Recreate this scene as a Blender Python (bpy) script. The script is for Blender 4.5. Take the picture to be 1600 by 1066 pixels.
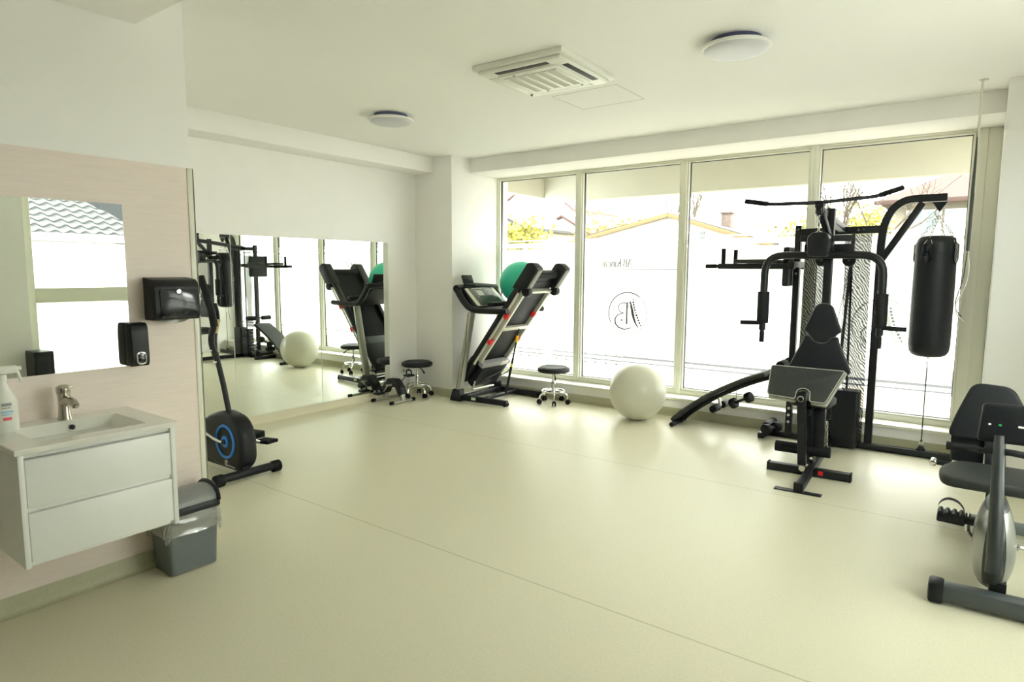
import bpy, bmesh, math, random
from mathutils import Vector, Matrix, Euler
sc = bpy.context.scene
for o in list(bpy.data.objects): bpy.data.objects.remove(o)
V = Vector; PI = math.pi; R = math.radians

# ---------------------------------------------------------------- camera
CAM_H, FPX, YAW, PITCH, ROLL = 1.45, 990.5, 0.637, -0.1102, 0.0052
_fw = V((-math.sin(YAW)*math.cos(PITCH), math.cos(YAW)*math.cos(PITCH), math.sin(PITCH)))
_rt = V((math.cos(YAW), math.sin(YAW), 0)); _up = _rt.cross(_fw)
_r2 = math.cos(ROLL)*_rt + math.sin(ROLL)*_up; _u2 = math.cos(ROLL)*_up - math.sin(ROLL)*_rt
cd = bpy.data.cameras.new('camera'); cam = bpy.data.objects.new('camera', cd); sc.collection.objects.link(cam)
cam.matrix_world = Matrix(((_r2.x, _u2.x, -_fw.x, 0), (_r2.y, _u2.y, -_fw.y, 0), (_r2.z, _u2.z, -_fw.z, CAM_H), (0, 0, 0, 1)))
cd.sensor_width = 36; cd.lens = FPX/1600*36; cd.clip_start = .05; cd.clip_end = 300
cd.dof.use_dof = True; cd.dof.focus_distance = 5.2; cd.dof.aperture_fstop = 4.0
sc.camera = cam

# ---------------------------------------------------------------- daylight and exposure
w = bpy.data.worlds.new('sky'); sc.world = w; w.use_nodes = True
nt = w.node_tree; nt.nodes.clear()
wo = nt.nodes.new('ShaderNodeOutputWorld'); bg = nt.nodes.new('ShaderNodeBackground')
tc = nt.nodes.new('ShaderNodeTexCoord'); sx = nt.nodes.new('ShaderNodeSeparateXYZ'); rp = nt.nodes.new('ShaderNodeValToRGB')
nt.links.new(tc.outputs['Generated'], sx.inputs[0]); mr = nt.nodes.new('ShaderNodeMapRange'); mr.inputs['From Min'].default_value = -1; nt.links.new(sx.outputs['Y'], mr.inputs[0]); nt.links.new(mr.outputs[0], rp.inputs[0])
rp.color_ramp.elements[0].color = (1.0, 1.07, 1.08, 1); rp.color_ramp.elements[1].color = (1.0, .99, .94, 1)
nt.links.new(rp.outputs[0], bg.inputs[0])
mx = nt.nodes.new('ShaderNodeMapRange'); mx.inputs['From Min'].default_value = -1; mx.inputs['To Min'].default_value = 4.0; mx.inputs['To Max'].default_value = 15.0
nt.links.new(sx.outputs['X'], mx.inputs[0]); nt.links.new(mx.outputs[0], bg.inputs[1])   # sky made brighter towards +x to lift the walls that face it
nt.links.new(bg.outputs[0], wo.inputs[0])
sc.view_settings.view_transform = 'Standard'; sc.view_settings.look = 'None'
sc.view_settings.gamma = 1; sc.view_settings.use_curve_mapping = False
sc.view_settings.exposure = .54
cy = sc.cycles
cy.max_bounces = 14; cy.diffuse_bounces = 8; cy.glossy_bounces = 6; cy.transmission_bounces = 8; cy.transparent_max_bounces = 24
cy.blur_glossy = .5
def portal(loc, rot, sx_, sy_):
    l = bpy.data.lights.new('window_portal', 'AREA'); l.shape = 'RECTANGLE'; l.size = sx_; l.size_y = sy_; l.cycles.is_portal = True
    o = bpy.data.objects.new('window_portal', l); sc.collection.objects.link(o); o.location = loc; o.rotation_euler = rot
portal((-2.4, 6.36, 1.4), (R(-90), 0, 0), 4.9, 2.5)
portal((.92, 3.2, 1.3), (0, R(90), 0), 2.1, 2.4)

# ---------------------------------------------------------------- materials
MATS = {}
def mat(name, col, rough=.5, metal=0, spec=.5, coat=0, noise=0, nscale=20, bump=0, bscale=200, stretch=None, alpha=None):
    if name in MATS: return MATS[name]
    m = bpy.data.materials.new(name); m.use_nodes = True; t = m.node_tree; b = t.nodes['Principled BSDF']
    b.inputs['Base Color'].default_value = (*col, 1); b.inputs['Roughness'].default_value = rough
    b.inputs['Metallic'].default_value = metal; b.inputs['Specular IOR Level'].default_value = spec
    b.inputs['Coat Weight'].default_value = coat
    co = t.nodes.new('ShaderNodeTexCoord'); src = co.outputs['Object']
    if stretch:
        mp = t.nodes.new('ShaderNodeMapping'); mp.inputs['Scale'].default_value = stretch; t.links.new(src, mp.inputs[0]); src = mp.outputs[0]
    if noise:
        n = t.nodes.new('ShaderNodeTexNoise'); n.inputs['Scale'].default_value = nscale; n.inputs['Detail'].default_value = 5
        t.links.new(src, n.inputs['Vector'])
        r = t.nodes.new('ShaderNodeValToRGB'); r.color_ramp.elements[0].position = .3; r.color_ramp.elements[1].position = .7
        r.color_ramp.elements[0].color = (*[c*(1-noise) for c in col], 1); r.color_ramp.elements[1].color = (*[min(1, c*(1+noise)) for c in col], 1)
        t.links.new(n.outputs['Fac'], r.inputs[0]); t.links.new(r.outputs[0], b.inputs['Base Color'])
    if bump:
        n2 = t.nodes.new('ShaderNodeTexNoise'); n2.inputs['Scale'].default_value = bscale; n2.inputs['Detail'].default_value = 3
        t.links.new(src, n2.inputs['Vector'])
        bp = t.nodes.new('ShaderNodeBump'); bp.inputs['Strength'].default_value = bump; bp.inputs['Distance'].default_value = .002
        t.links.new(n2.outputs['Fac'], bp.inputs['Height']); t.links.new(bp.outputs[0], b.inputs['Normal'])
    MATS[name] = m; return m
def shader_mix(name, build):
    m = bpy.data.materials.new(name); m.use_nodes = True; t = m.node_tree; t.nodes.clear()
    out = t.nodes.new('ShaderNodeOutputMaterial'); t.links.new(build(t), out.inputs[0]); MATS[name] = m; return m

WALL = mat('wall_paint', (.878, .866, .85), .75, noise=.012, nscale=3, bump=.05)
CEIL = mat('ceiling_paint', (.875, .867, .845), .8, noise=.01, nscale=2)
FLOOR = mat('vinyl_floor', (.70, .67, .52), .36, spec=.34, noise=.045, nscale=90, bump=.03, bscale=60)
BASE = mat('vinyl_skirting', (.46, .45, .31), .42, noise=.05, nscale=90)
LITBASE = mat('lit_skirting', (.66, .62, .46), .42, noise=.03, nscale=60)  # same vinyl as the other skirting; its frontal light is put into the colour
PANEL = mat('beige_laminate', (.81, .71, .655), .45, noise=.035, nscale=9, stretch=(1, 1, 14))
PVC = mat('window_pvc', (.80, .80, .70), .35, noise=.01, nscale=6)
SILL = mat('sill_white', (.80, .79, .68), .3, noise=.01)
SEAM = mat('seam_dark', (.30, .29, .20), .6)
GASK = mat('window_gasket', (.03, .035, .035), .5)
WHITE = mat('white_lacquer', (.86, .87, .85), .28, spec=.5, noise=.008)
CERAM = mat('white_ceramic', (.82, .82, .77), .08, spec=.6, noise=.006)
WPLAS = mat('white_plastic', (.78, .78, .72), .4, noise=.01)
BLACK = mat('black_plastic', (.009, .0105, .013), .42, spec=.35, noise=.1, nscale=40)
BLACKG = mat('black_gloss', (.012, .015, .022), .12, spec=.6, noise=.1)
BMETAL = mat('black_powder_coat', (.009, .0105, .013), .4, spec=.35, noise=.12, nscale=60, bump=.05)
RUBBER = mat('black_rubber', (.007, .008, .009), .7, spec=.3, noise=.1, bump=.15, bscale=150)
LEATHER = mat('black_vinyl_upholstery', (.0085, .0105, .0135), .5, spec=.35, noise=.12, nscale=50, bump=.2, bscale=350)
LEATHER2 = mat('charcoal_vinyl_upholstery', (.034, .038, .037), .55, spec=.35, noise=.12, nscale=50, bump=.2, bscale=350)
PIPING = mat('pad_edge_piping', (.42, .42, .36), .5, noise=.05)
CHROME = mat('chrome', (.78, .78, .76), .08, metal=1, noise=.02)
NICKEL = mat('brushed_nickel', (.50, .47, .40), .22, metal=1, noise=.06, nscale=30, stretch=(20, 20, 1))
SILVER = mat('silver_paint', (.42, .42, .36), .35, metal=.6, noise=.03)
SILVERL = mat('bright_silver_paint', (.68, .67, .60), .35, metal=.3, noise=.02)
DGREY = mat('dark_grey_metal', (.10, .105, .10), .4, metal=.3, noise=.05)
GREYP = mat('grey_plastic', (.145, .165, .17), .38, noise=.04)
GREYL = mat('grey_lid_plastic', (.22, .23, .23), .33, noise=.03)
RED = mat('red_plastic', (.75, .02, .03), .35, noise=.03)
YELLOW = mat('yellow_sticker', (.80, .68, .03), .5, noise=.03)
BLUE = mat('blue_plastic', (.03, .22, .72), .3, noise=.04)
GREENB = mat('green_ball_vinyl', (.04, .62, .43), .32, noise=.03, nscale=8)
WBALL = mat('pearl_ball_vinyl', (.60, .59, .48), .3, spec=.5, noise=.02, nscale=6)
LAMPD = mat('lamp_diffuser', (.62, .62, .66), .45, noise=.01)
LAMPR = mat('lamp_rim', (.78, .78, .74), .4, noise=.01)
LAMPB = mat('lamp_gap_shade', (.10, .11, .22), .5, noise=.05)  # dark blue paints in the shade of the gap above the rim
DARK = mat('slot_dark', (.012, .013, .014), .6, noise=.1)
GRILL = mat('grille_shadow_grey', (.42, .41, .36), .6, noise=.03)
PAPER = mat('tissue_paper', (.80, .78, .70), .8, noise=.02)
TEXTG = mat('print_grey', (.30, .33, .34), .6, noise=.05)
TEXTB = mat('print_blue', (.25, .55, .75), .6, noise=.05)
TEXTR = mat('print_red', (.80, .12, .18), .6, noise=.05)
TEXTW = mat('print_white', (.85, .85, .82), .5, noise=.02)
CABLE = mat('cable_dark', (.05, .055, .05), .5, noise=.1)
CABLEW = mat('cable_white', (.70, .70, .62), .45, noise=.02)
GREENL = mat('green_indicator', (.03, .45, .12), .4, noise=.02)
SCREEN = mat('console_screen', (.50, .55, .55), .15, noise=.02)
CONS = mat('console_face', (.10, .12, .12), .15, spec=.6, noise=.1, nscale=8)
EXTW = mat('render_white', (.50, .485, .45), .9, noise=.03, nscale=2)
EXTB = mat('render_cream', (.20, .18, .135), .9, noise=.03, nscale=2)
OVER = mat('overhang_paint', (.49, .48, .41), .9, noise=.02, nscale=2)
ROOFR = mat('roof_red', (.075, .036, .028), .8, noise=.12, nscale=6)
ROOFG = mat('roof_grey', (.032, .030, .027), .8, noise=.08, nscale=6)
ROOFD = mat('roof_dark_tile', (.05, .05, .055), .6, noise=.1, nscale=10)
WINX = mat('house_window_glass', (.12, .16, .17), .1, noise=.1)
BRICK = mat('chimney_brick', (.10, .07, .055), .9, noise=.2, nscale=12)
BARK = mat('tree_bark', (.06, .045, .026), .9, noise=.2)
LEAFY = mat('spring_leaves', (.20, .18, .02), .8, noise=.3, nscale=3)
PAVE = mat('terrace_paving', (.38, .34, .26), .85, noise=.05, nscale=4)
STEELB = mat('bollard_grey', (.28, .34, .36), .5, noise=.04)
def mk_mirror(t):
    g = t.nodes.new('ShaderNodeBsdfGlossy'); g.inputs['Roughness'].default_value = 0; g.inputs['Color'].default_value = (.90, .945, .89, 1); return g.outputs[0]
MIRROR = shader_mix('mirror_silvering', mk_mirror)
def mk_glass(t):
    a = t.nodes.new('ShaderNodeBsdfTransparent'); a.inputs[0].default_value = (.965, .985, .97, 1)
    g = t.nodes.new('ShaderNodeBsdfGlossy'); g.inputs['Roughness'].default_value = 0
    f = t.nodes.new('ShaderNodeFresnel'); f.inputs[0].default_value = 1.35
    m = t.nodes.new('ShaderNodeMixShader'); gm = t.nodes.new('ShaderNodeNewGeometry'); iv = t.nodes.new('ShaderNodeMath'); iv.operation = 'SUBTRACT'; iv.inputs[0].default_value = 1; t.links.new(gm.outputs['Backfacing'], iv.inputs[1])
    mu = t.nodes.new('ShaderNodeMath'); mu.operation = 'MULTIPLY'; t.links.new(f.outputs[0], mu.inputs[0]); t.links.new(iv.outputs[0], mu.inputs[1])
    t.links.new(mu.outputs[0], m.inputs[0]); t.links.new(a.outputs[0], m.inputs[1]); t.links.new(g.outputs[0], m.inputs[2]); return m.outputs[0]
GLASS = shader_mix('clear_glass', mk_glass)
def mk_film(t):
    a = t.nodes.new('ShaderNodeBsdfTranslucent'); a.inputs[0].default_value = (.72, .725, .705, 1)
    d = t.nodes.new('ShaderNodeBsdfDiffuse'); d.inputs[0].default_value = (.78, .79, .74, 1)
    tr = t.nodes.new('ShaderNodeBsdfTransparent'); tr.inputs[0].default_value = (.95, 1, .96, 1)
    m = t.nodes.new('ShaderNodeMixShader'); m.inputs[0].default_value = .16
    t.links.new(a.outputs[0], m.inputs[1]); t.links.new(d.outputs[0], m.inputs[2])
    m2 = t.nodes.new('ShaderNodeMixShader'); m2.inputs[0].default_value = .06
    t.links.new(m.outputs[0], m2.inputs[1]); t.links.new(tr.outputs[0], m2.inputs[2]); return m2.outputs[0]
FILM = shader_mix('frosted_film', mk_film)
def mk_decal(t):
    a = t.nodes.new('ShaderNodeBsdfTranslucent'); a.inputs[0].default_value = (.01, .013, .012, 1)
    d = t.nodes.new('ShaderNodeBsdfDiffuse'); d.inputs[0].default_value = (.20, .23, .225, 1)
    m = t.nodes.new('ShaderNodeMixShader'); m.inputs[0].default_value = .6
    t.links.new(a.outputs[0], m.inputs[1]); t.links.new(d.outputs[0], m.inputs[2]); return m.outputs[0]
DECAL = shader_mix('window_decal_grey', mk_decal)
def mk_decal2(t):
    a = t.nodes.new('ShaderNodeBsdfTranslucent'); a.inputs[0].default_value = (.10, .11, .105, 1)
    d = t.nodes.new('ShaderNodeBsdfDiffuse'); d.inputs[0].default_value = (.50, .54, .51, 1)
    m = t.nodes.new('ShaderNodeMixShader'); m.inputs[0].default_value = .4
    t.links.new(a.outputs[0], m.inputs[1]); t.links.new(d.outputs[0], m.inputs[2]); return m.outputs[0]
DECALF = shader_mix('window_decal_faint', mk_decal2)
def mk_decal3(t):
    a = t.nodes.new('ShaderNodeBsdfTranslucent'); a.inputs[0].default_value = (.40, .43, .41, 1)
    d = t.nodes.new('ShaderNodeBsdfDiffuse'); d.inputs[0].default_value = (.7, .74, .7, 1)
    m = t.nodes.new('ShaderNodeMixShader'); m.inputs[0].default_value = .3
    t.links.new(a.outputs[0], m.inputs[1]); t.links.new(d.outputs[0], m.inputs[2]); return m.outputs[0]
DECALP = shader_mix('window_decal_pale', mk_decal3)
def mk_liner(t):
    tr = t.nodes.new('ShaderNodeBsdfTransparent'); tr.inputs[0].default_value = (.92, .92, .90, 1)
    g = t.nodes.new('ShaderNodeBsdfGlossy'); g.inputs['Roughness'].default_value = .18
    d = t.nodes.new('ShaderNodeBsdfDiffuse'); d.inputs[0].default_value = (.8, .8, .76, 1)
    m = t.nodes.new('ShaderNodeMixShader'); m.inputs[0].default_value = .5
    t.links.new(d.outputs[0], m.inputs[1]); t.links.new(g.outputs[0], m.inputs[2])
    m2 = t.nodes.new('ShaderNodeMixShader'); m2.inputs[0].default_value = .34
    t.links.new(tr.outputs[0], m2.inputs[1]); t.links.new(m.outputs[0], m2.inputs[2]); return m2.outputs[0]
LINER = shader_mix('clear_liner_plastic', mk_liner)
def mk_mesh(t):
    co = t.nodes.new('ShaderNodeTexCoord')
    wv = t.nodes.new('ShaderNodeTexWave'); wv.inputs['Scale'].default_value = 15; wv.inputs['Distortion'].default_value = 9.0
    wv.inputs['Detail'].default_value = 2; wv.inputs['Detail Scale'].default_value = .9
    mp = t.nodes.new('ShaderNodeMapping'); mp.inputs['Scale'].default_value = (1.2, 1, 1.0); mp.inputs['Rotation'].default_value = (0, .7, 0)
    t.links.new(co.outputs['Object'], mp.inputs[0]); t.links.new(mp.outputs[0], wv.inputs['Vector'])
    r = t.nodes.new('ShaderNodeMapRange'); r.inputs['To Min'].default_value = .62; r.inputs['To Max'].default_value = .96
    t.links.new(wv.outputs['Fac'], r.inputs[0])
    d = t.nodes.new('ShaderNodeBsdfDiffuse'); d.inputs[0].default_value = (.02, .02, .02, 1)
    tr = t.nodes.new('ShaderNodeBsdfTransparent'); tr.inputs[0].default_value = (1, 1, 1, 1)
    m = t.nodes.new('ShaderNodeMixShader'); t.links.new(r.outputs[0], m.inputs[0]); t.links.new(tr.outputs[0], m.inputs[1]); t.links.new(d.outputs[0], m.inputs[2]); return m.outputs[0]
SHROUD = shader_mix('black_mesh_cloth', mk_mesh)

REARW = mat('rear_wall_green', (.10, .17, .15), .8, noise=.03, nscale=3)  # unseen wall, coloured dark green to cut and tint the bounced light
# ---------------------------------------------------------------- geometry helpers
C = sc.collection
OFF = {}
def fr(o, x, y):
    """matrix with origin o, first axis x, second axis y (made orthogonal)"""
    o = V(o); x = V(x).normalized(); z = x.cross(V(y)).normalized(); y = z.cross(x)
    return Matrix(((x.x, y.x, z.x, o.x), (x.y, y.y, z.y, o.y), (x.z, y.z, z.z, o.z), (0, 0, 0, 1)))
def rpoly(pts, r, n=5):
    """round the corners of a closed 2D polygon; r a number or list"""
    out = []; N = len(pts)
    for i, p in enumerate(pts):
        rr = r[i] if isinstance(r, (list, tuple)) else r
        p = V((*p, 0)).to_2d(); a = V((*pts[i-1], 0)).to_2d(); b = V((*pts[(i+1) % N], 0)).to_2d()
        da, db = a-p, b-p
        if rr <= 0: out.append(tuple(p)); continue
        k = min(rr, da.length*.48, db.length*.48); p0 = p+da.normalized()*k; p1 = p+db.normalized()*k
        for j in range(n+1):
            t = j/n; out.append(tuple((1-t)**2*p0 + 2*t*(1-t)*p + t*t*p1))
    return out
def fillet(pts, r, n=6):
    """round the inner corners of an open 3D polyline"""
    pts = [V(p) for p in pts]
    if r <= 0: return pts
    out = [pts[0]]
    for i in range(1, len(pts)-1):
        p, a, b = pts[i], pts[i-1], pts[i+1]; da, db = a-p, b-p
        k = min(r, da.length*.49, db.length*.49); p0 = p+da.normalized()*k; p1 = p+db.normalized()*k
        for j in range(n+1):
            t = j/n; out.append((1-t)**2*p0 + 2*t*(1-t)*p + t*t*p1)
    out.append(pts[-1]); return out
class B:
    def __init__(s): s.bm = bmesh.new()
    def _add(s, bm, M=None, bev=0, seg=2):
        if bev > 0:
            es = [e for e in bm.edges if len(e.link_faces) == 2 and e.calc_face_angle(0) > .35]
            bmesh.ops.bevel(bm, geom=es, offset=bev, segments=seg, profile=.5, affect='EDGES', clamp_overlap=True)
        if M is not None: bm.transform(M)
        me = bpy.data.meshes.new('t'); bm.to_mesh(me); bm.free(); s.bm.from_mesh(me); bpy.data.meshes.remove(me); return s
    def box(s, c, d, rot=None, bev=.003, seg=2):
        bm = bmesh.new(); bmesh.ops.create_cube(bm, size=1); bm.transform(Matrix.Diagonal((*d, 1)))
        M = Matrix.Translation(c)
        if rot is not None: M = M @ (rot.to_4x4() if isinstance(rot, Matrix) else Euler(rot).to_matrix().to_4x4())
        return s._add(bm, M, bev, seg)
    def bb(s, lo, hi, bev=.002, seg=2):
        return s.box([(a+b)/2 for a, b in zip(lo, hi)], [abs(b-a) for a, b in zip(lo, hi)], None, bev, seg)
    def beam(s, p0, p1, w, h, up=(0, 0, 1), bev=.004):
        p0, p1 = V(p0), V(p1); d = p1-p0; z = d.normalized(); u = V(up)
        if abs(z.dot(u.normalized())) > .99: u = V((0, 1, 0))
        x = u.cross(z).normalized(); y = z.cross(x)
        bm = bmesh.new(); bmesh.ops.create_cube(bm, size=1); bm.transform(Matrix.Diagonal((w, h, d.length, 1)))
        m = (p0+p1)/2
        return s._add(bm, Matrix(((x.x, y.x, z.x, m.x), (x.y, y.y, z.y, m.y), (x.z, y.z, z.z, m.z), (0, 0, 0, 1))), bev)
    def tube(s, pts, r, seg=10, fil=0, closed=False, sq=None):
        pts = fillet(pts, fil) if fil else [V(p) for p in pts]
        n = len(pts); rs = r if isinstance(r, (list, tuple)) else [r]*n
        if len(rs) != n: rs = [rs[0]+(rs[-1]-rs[0])*i/(n-1) for i in range(n)]
        tang = []
        for i in range(n):
            if closed: t = pts[(i+1) % n]-pts[i-1]
            else: t = pts[min(i+1, n-1)]-pts[max(i-1, 0)]
            tang.append(t.normalized())
        nrm = tang[0].orthogonal().normalized() if abs(tang[0].z) > .9 else V((0, 0, 1)).cross(tang[0]).cross(tang[0]).normalized()
        if sq: nrm = V(sq)-tang[0]*V(sq).dot(tang[0]); nrm.normalize()
        bm = bmesh.new(); rings = []
        for i in range(n):
            if i: nrm = (nrm - tang[i]*nrm.dot(tang[i])).normalized()
            bi = tang[i].cross(nrm)
            ring = []
            for k in range(seg):
                a = 2*PI*k/seg + (PI/4 if seg == 4 else 0); ring.append(bm.verts.new(pts[i] + (nrm*math.cos(a)+bi*math.sin(a))*rs[i]))
            rings.append(ring)
        for i in range(n if closed else n-1):
            a, b = rings[i], rings[(i+1) % n]
            for k in range(seg): bm.faces.new((a[k], a[(k+1) % seg], b[(k+1) % seg], b[k]))
        if not closed: bm.faces.new(rings[0][::-1]); bm.faces.new(rings[-1])
        bmesh.ops.recalc_face_normals(bm, faces=bm.faces)
        return s._add(bm)
    def cyl(s, p0, p1, r, r2=None, seg=20, bev=0):
        p0, p1 = V(p0), V(p1); d = p1-p0; bm = bmesh.new()
        bmesh.ops.create_cone(bm, cap_ends=True, segments=seg, radius1=r, radius2=r if r2 is None else r2, depth=d.length)
        if bev: 
            es = [e for e in bm.edges if e.calc_face_angle(0) > 1.0]
            bmesh.ops.bevel(bm, geom=es, offset=bev, segments=3, profile=.5, affect='EDGES', clamp_overlap=True)
        return s._add(bm, Matrix.Translation((p0+p1)/2) @ d.to_track_quat('Z', 'Y').to_matrix().to_4x4())
    def lathe(s, prof, M, seg=32):
        bm = bmesh.new(); rings = []
        for r, z in prof:
            if r < 1e-5: rings.append([bm.verts.new((0, 0, z))])
            else: rings.append([bm.verts.new((r*math.cos(2*PI*k/seg), r*math.sin(2*PI*k/seg), z)) for k in range(seg)])
        for a, b in zip(rings, rings[1:]):
            for k in range(seg):
                k2 = (k+1) % seg
                if len(a) == 1 and len(b) == 1: continue
                if len(a) == 1: bm.faces.new((a[0], b[k2], b[k]))
                elif len(b) == 1: bm.faces.new((a[k], a[k2], b[0]))
                else: bm.faces.new((a[k], a[k2], b[k2], b[k]))
        bmesh.ops.recalc_face_normals(bm, faces=bm.faces)
        return s._add(bm, M if isinstance(M, Matrix) else Matrix.Translation(M))
    def prism(s, poly, M, d, bev=0, seg=2):
        """2D polygon in M's xy plane, thickness d along M's z (0..d)"""
        bm = bmesh.new(); vs = [bm.verts.new((x, y, 0)) for x, y in poly]; f = bm.faces.new(vs)
        r = bmesh.ops.extrude_face_region(bm, geom=[f]); bmesh.ops.translate(bm, verts=[v for v in r['geom'] if isinstance(v, bmesh.types.BMVert)], vec=(0, 0, d))
        bmesh.ops.recalc_face_normals(bm, faces=bm.faces)
        if bev:
            es = [e for e in bm.edges if abs((e.verts[0].co-e.verts[1].co).z) < 1e-6]
            bmesh.ops.bevel(bm, geom=es, offset=bev, segments=seg, profile=.5, affect='EDGES', clamp_overlap=True)
        return s._add(bm, M)
    def sphere(s, c, r, sc_=(1, 1, 1), seg=32, M=None):
        bm = bmesh.new(); bmesh.ops.create_uvsphere(bm, u_segments=seg, v_segments=seg//2, radius=r)
        bm.transform(Matrix.Diagonal((*sc_, 1)))
        return s._add(bm, Matrix.Translation(c) @ (M or Matrix.Identity(4)))
    def torus(s, c, Rr, r, M=None, seg=28, rs=8, arc=(0, 2*PI)):
        full = arc[1]-arc[0] > 6.28; n = seg; pts = []
        for i in range(n if full else n+1):
            a = arc[0]+(arc[1]-arc[0])*i/n; p = V((Rr*math.cos(a), Rr*math.sin(a), 0))
            pts.append(V(c) + ((M.to_3x3() @ p) if M else p))
        return s.tube(pts, r, rs, closed=full)
    def quad(s, pts):
        s.bm.faces.new([s.bm.verts.new(p) for p in pts]); return s
    def grid(s, rows):
        vs = [[s.bm.verts.new(p) for p in r] for r in rows]
        for a, b in zip(vs, vs[1:]):
            for i in range(len(a)-1): s.bm.faces.new((a[i], a[i+1], b[i+1], b[i]))
        return s
    def ribbon(s, pts, wd, M):
        """flat stroke in M's xy plane; wd a number or per-point list"""
        n = len(pts); P = [V((p[0], p[1])) for p in pts]; L = []; Rr = []
        for i in range(n):
            t = (P[min(i+1, n-1)]-P[max(i-1, 0)]); t = t.normalized() if t.length > 0 else V((1, 0)); q = V((-t.y, t.x))
            ww = wd[i] if isinstance(wd, (list, tuple)) else wd
            L.append(P[i]+q*ww/2); Rr.append(P[i]-q*ww/2)
        a = [s.bm.verts.new(M @ V((p.x, p.y, 0))) for p in L]; b = [s.bm.verts.new(M @ V((p.x, p.y, 0))) for p in Rr]
        for i in range(n-1): s.bm.faces.new((a[i], a[i+1], b[i+1], b[i]))
        return s
    def build(s, name, m, parent=None, smooth=35, loc=None):
        off = V((0, 0, 0))
        if parent is not None: off = OFF.get(parent.name, off)
        elif loc is not None: off = V(loc)
        if off.length: s.bm.transform(Matrix.Translation(-off))
        me = bpy.data.meshes.new(name); s.bm.to_mesh(me); s.bm.free(); me.materials.append(m)
        if smooth:
            me.shade_smooth(); me.set_sharp_from_angle(angle=R(smooth))
        o = bpy.data.objects.new(name, me); C.objects.link(o)
        if parent is not None: o.parent = parent; OFF[o.name] = off
        elif loc is not None: o.location = off; OFF[o.name] = off
        return o
def tag(o, label=None, cat=None, group=None, kind=None):
    if label: o['label'] = label
    if cat: o['category'] = cat
    if group: o['group'] = group
    if kind: o['kind'] = kind
    return o
def thing(name, label, cat, loc=(0, 0, 0), rz=0, group=None, local=False, kind=None):
    o = bpy.data.objects.new(name, None); C.objects.link(o); o.location = loc; o.rotation_euler = (0, 0, rz); o.empty_display_size = .1
    OFF[o.name] = V((0, 0, 0)) if local else V(loc)
    return tag(o, label, cat, group, kind)
def struct(o, label=None): o['kind'] = 'structure'; return tag(o, label)
def dup(root, loc, rz, label, group=None):
    r = root.copy(); C.objects.link(r); r.location = loc; r.rotation_euler = (0, 0, rz); r['label'] = label
    if group: r['group'] = group
    for ch in list(root.children):
        c = ch.copy(); C.objects.link(c); c.parent = r
        for g in list(ch.children):
            d = g.copy(); C.objects.link(d); d.parent = c
    return r
def T(x, y, z): return Matrix.Translation((x, y, z))

# ================================================================ room
XS, XM, XC, XP, XR = -3.1818, -5.402, -4.828, .045, .75
YE, YC, YS, YL, YW = 1.624, 5.38, 5.69, 6.03, 6.25
ZC, ZS, ZD, HB = 2.719, 2.5635, 2.554, .086
WX0, WX1 = -4.792, -.14
struct(B().bb((-5.7, -2.5, -.2), (1.0, 6.3, 0), 0).build('floor', FLOOR, smooth=0))
struct(B().bb((-5.7, -2.5, ZC), (1.0, 6.42, 2.95), 0).build('ceiling', CEIL, smooth=0))
struct(B().bb((XM-.2, 1.0, 0), (XM, 6.42, ZC), 0).build('wall_left', WALL, smooth=0))
struct(B().bb((XM, -2.4, 0), (XS, YE, ZC), .004).build('wall_wash', WALL))
struct(B().bb((XM, YC, 0), (XC, 6.42, ZC), .004).build('wall_corner', WALL))
struct(B().bb((XP, YC, 0), (XR+.2, 6.42, ZC), .004).build('wall_pier', WALL))
struct(B().bb((XC, YL, -.2), (XP, 6.36, .172), .003).build('wall_window', WALL))
struct(B().bb((-5.6, -2.4, 0), (XR+.2, -2.2, ZC), 0).build('wall_rear', REARW, smooth=0))
W5 = (2.06, 4.30, .36, 2.24)
struct(B().bb((XR, -2.2, 0), (XR+.2, W5[0], ZC), 0).bb((XR, W5[1], 0), (XR+.2, YC, ZC), 0).bb((XR, W5[0], 0), (XR+.2, W5[1], W5[2]), 0)
       .bb((XR, W5[0], W5[3]), (XR+.2, W5[1], ZC), 0).build('wall_right', WALL, smooth=0))
# dropped beams and lowered ceiling
struct(B().bb((XM, YE, 2.5500), (-5.101, YC, ZC), .003).build('trim_1', WALL))
struct(B().bb((XC, YS, ZS), (XP, 6.42, ZC), .003).build('trim_2', WALL))
struct(B().bb((XS, -2.2, ZD), (XR, 1.405, ZC), .003).build('trim_3', CEIL))
struct(B().bb((XC, 5.995, .172), (XP, 6.225, .197), .005).build('trim_4', SILL))
# beige laminate splashback with its pale corner profile
struct(B().bb((XS, -2.2, HB), (XS+.008, YE-.022, 1.943), .002).build('trim_5', PANEL))
struct(B().bb((XS, YE-.022, 0), (XS+.012, YE+.012, 1.943), .004).bb((XS-.03, YE, 0), (XS+.012, YE+.012, 1.943), .004).build('trim_6', SILL))
def skirt(name, p0, p1, m, h=HB):
    """coved vinyl skirting from p0 to p1; the room is on the left of the run"""
    p0, p1 = V((*p0, 0)), V((*p1, 0)); d = (p1-p0).normalized(); n = V((-d.y, d.x, 0))
    prof = [(0, 0), (.034, .0005), (.022, .003), (.013, .010), (.007, .022), (.005, .04), (.005, h-.003), (.003, h), (0, h)]
    b = B(); b.prism(prof, fr(p0, n, (0, 0, 1)), -(p1-p0).length if n.cross(V((0, 0, 1))).dot(d) < 0 else (p1-p0).length)
    return struct(b.build(name, m, smooth=60))
skirt('baseboard_left', (XM, YC), (XM, YE), LITBASE)
skirt('baseboard_wash', (XS, YE), (XS, -2.2), BASE)
skirt('baseboard_corner', (XC, YC), (XM, YC), BASE)
skirt('baseboard_reveal', (XC, YL), (XC, YC), BASE)
skirt('baseboard_window', (XP, YL), (XC, YL), BASE)
skirt('baseboard_pier', (XR, YC), (XP, YC), BASE)
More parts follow.
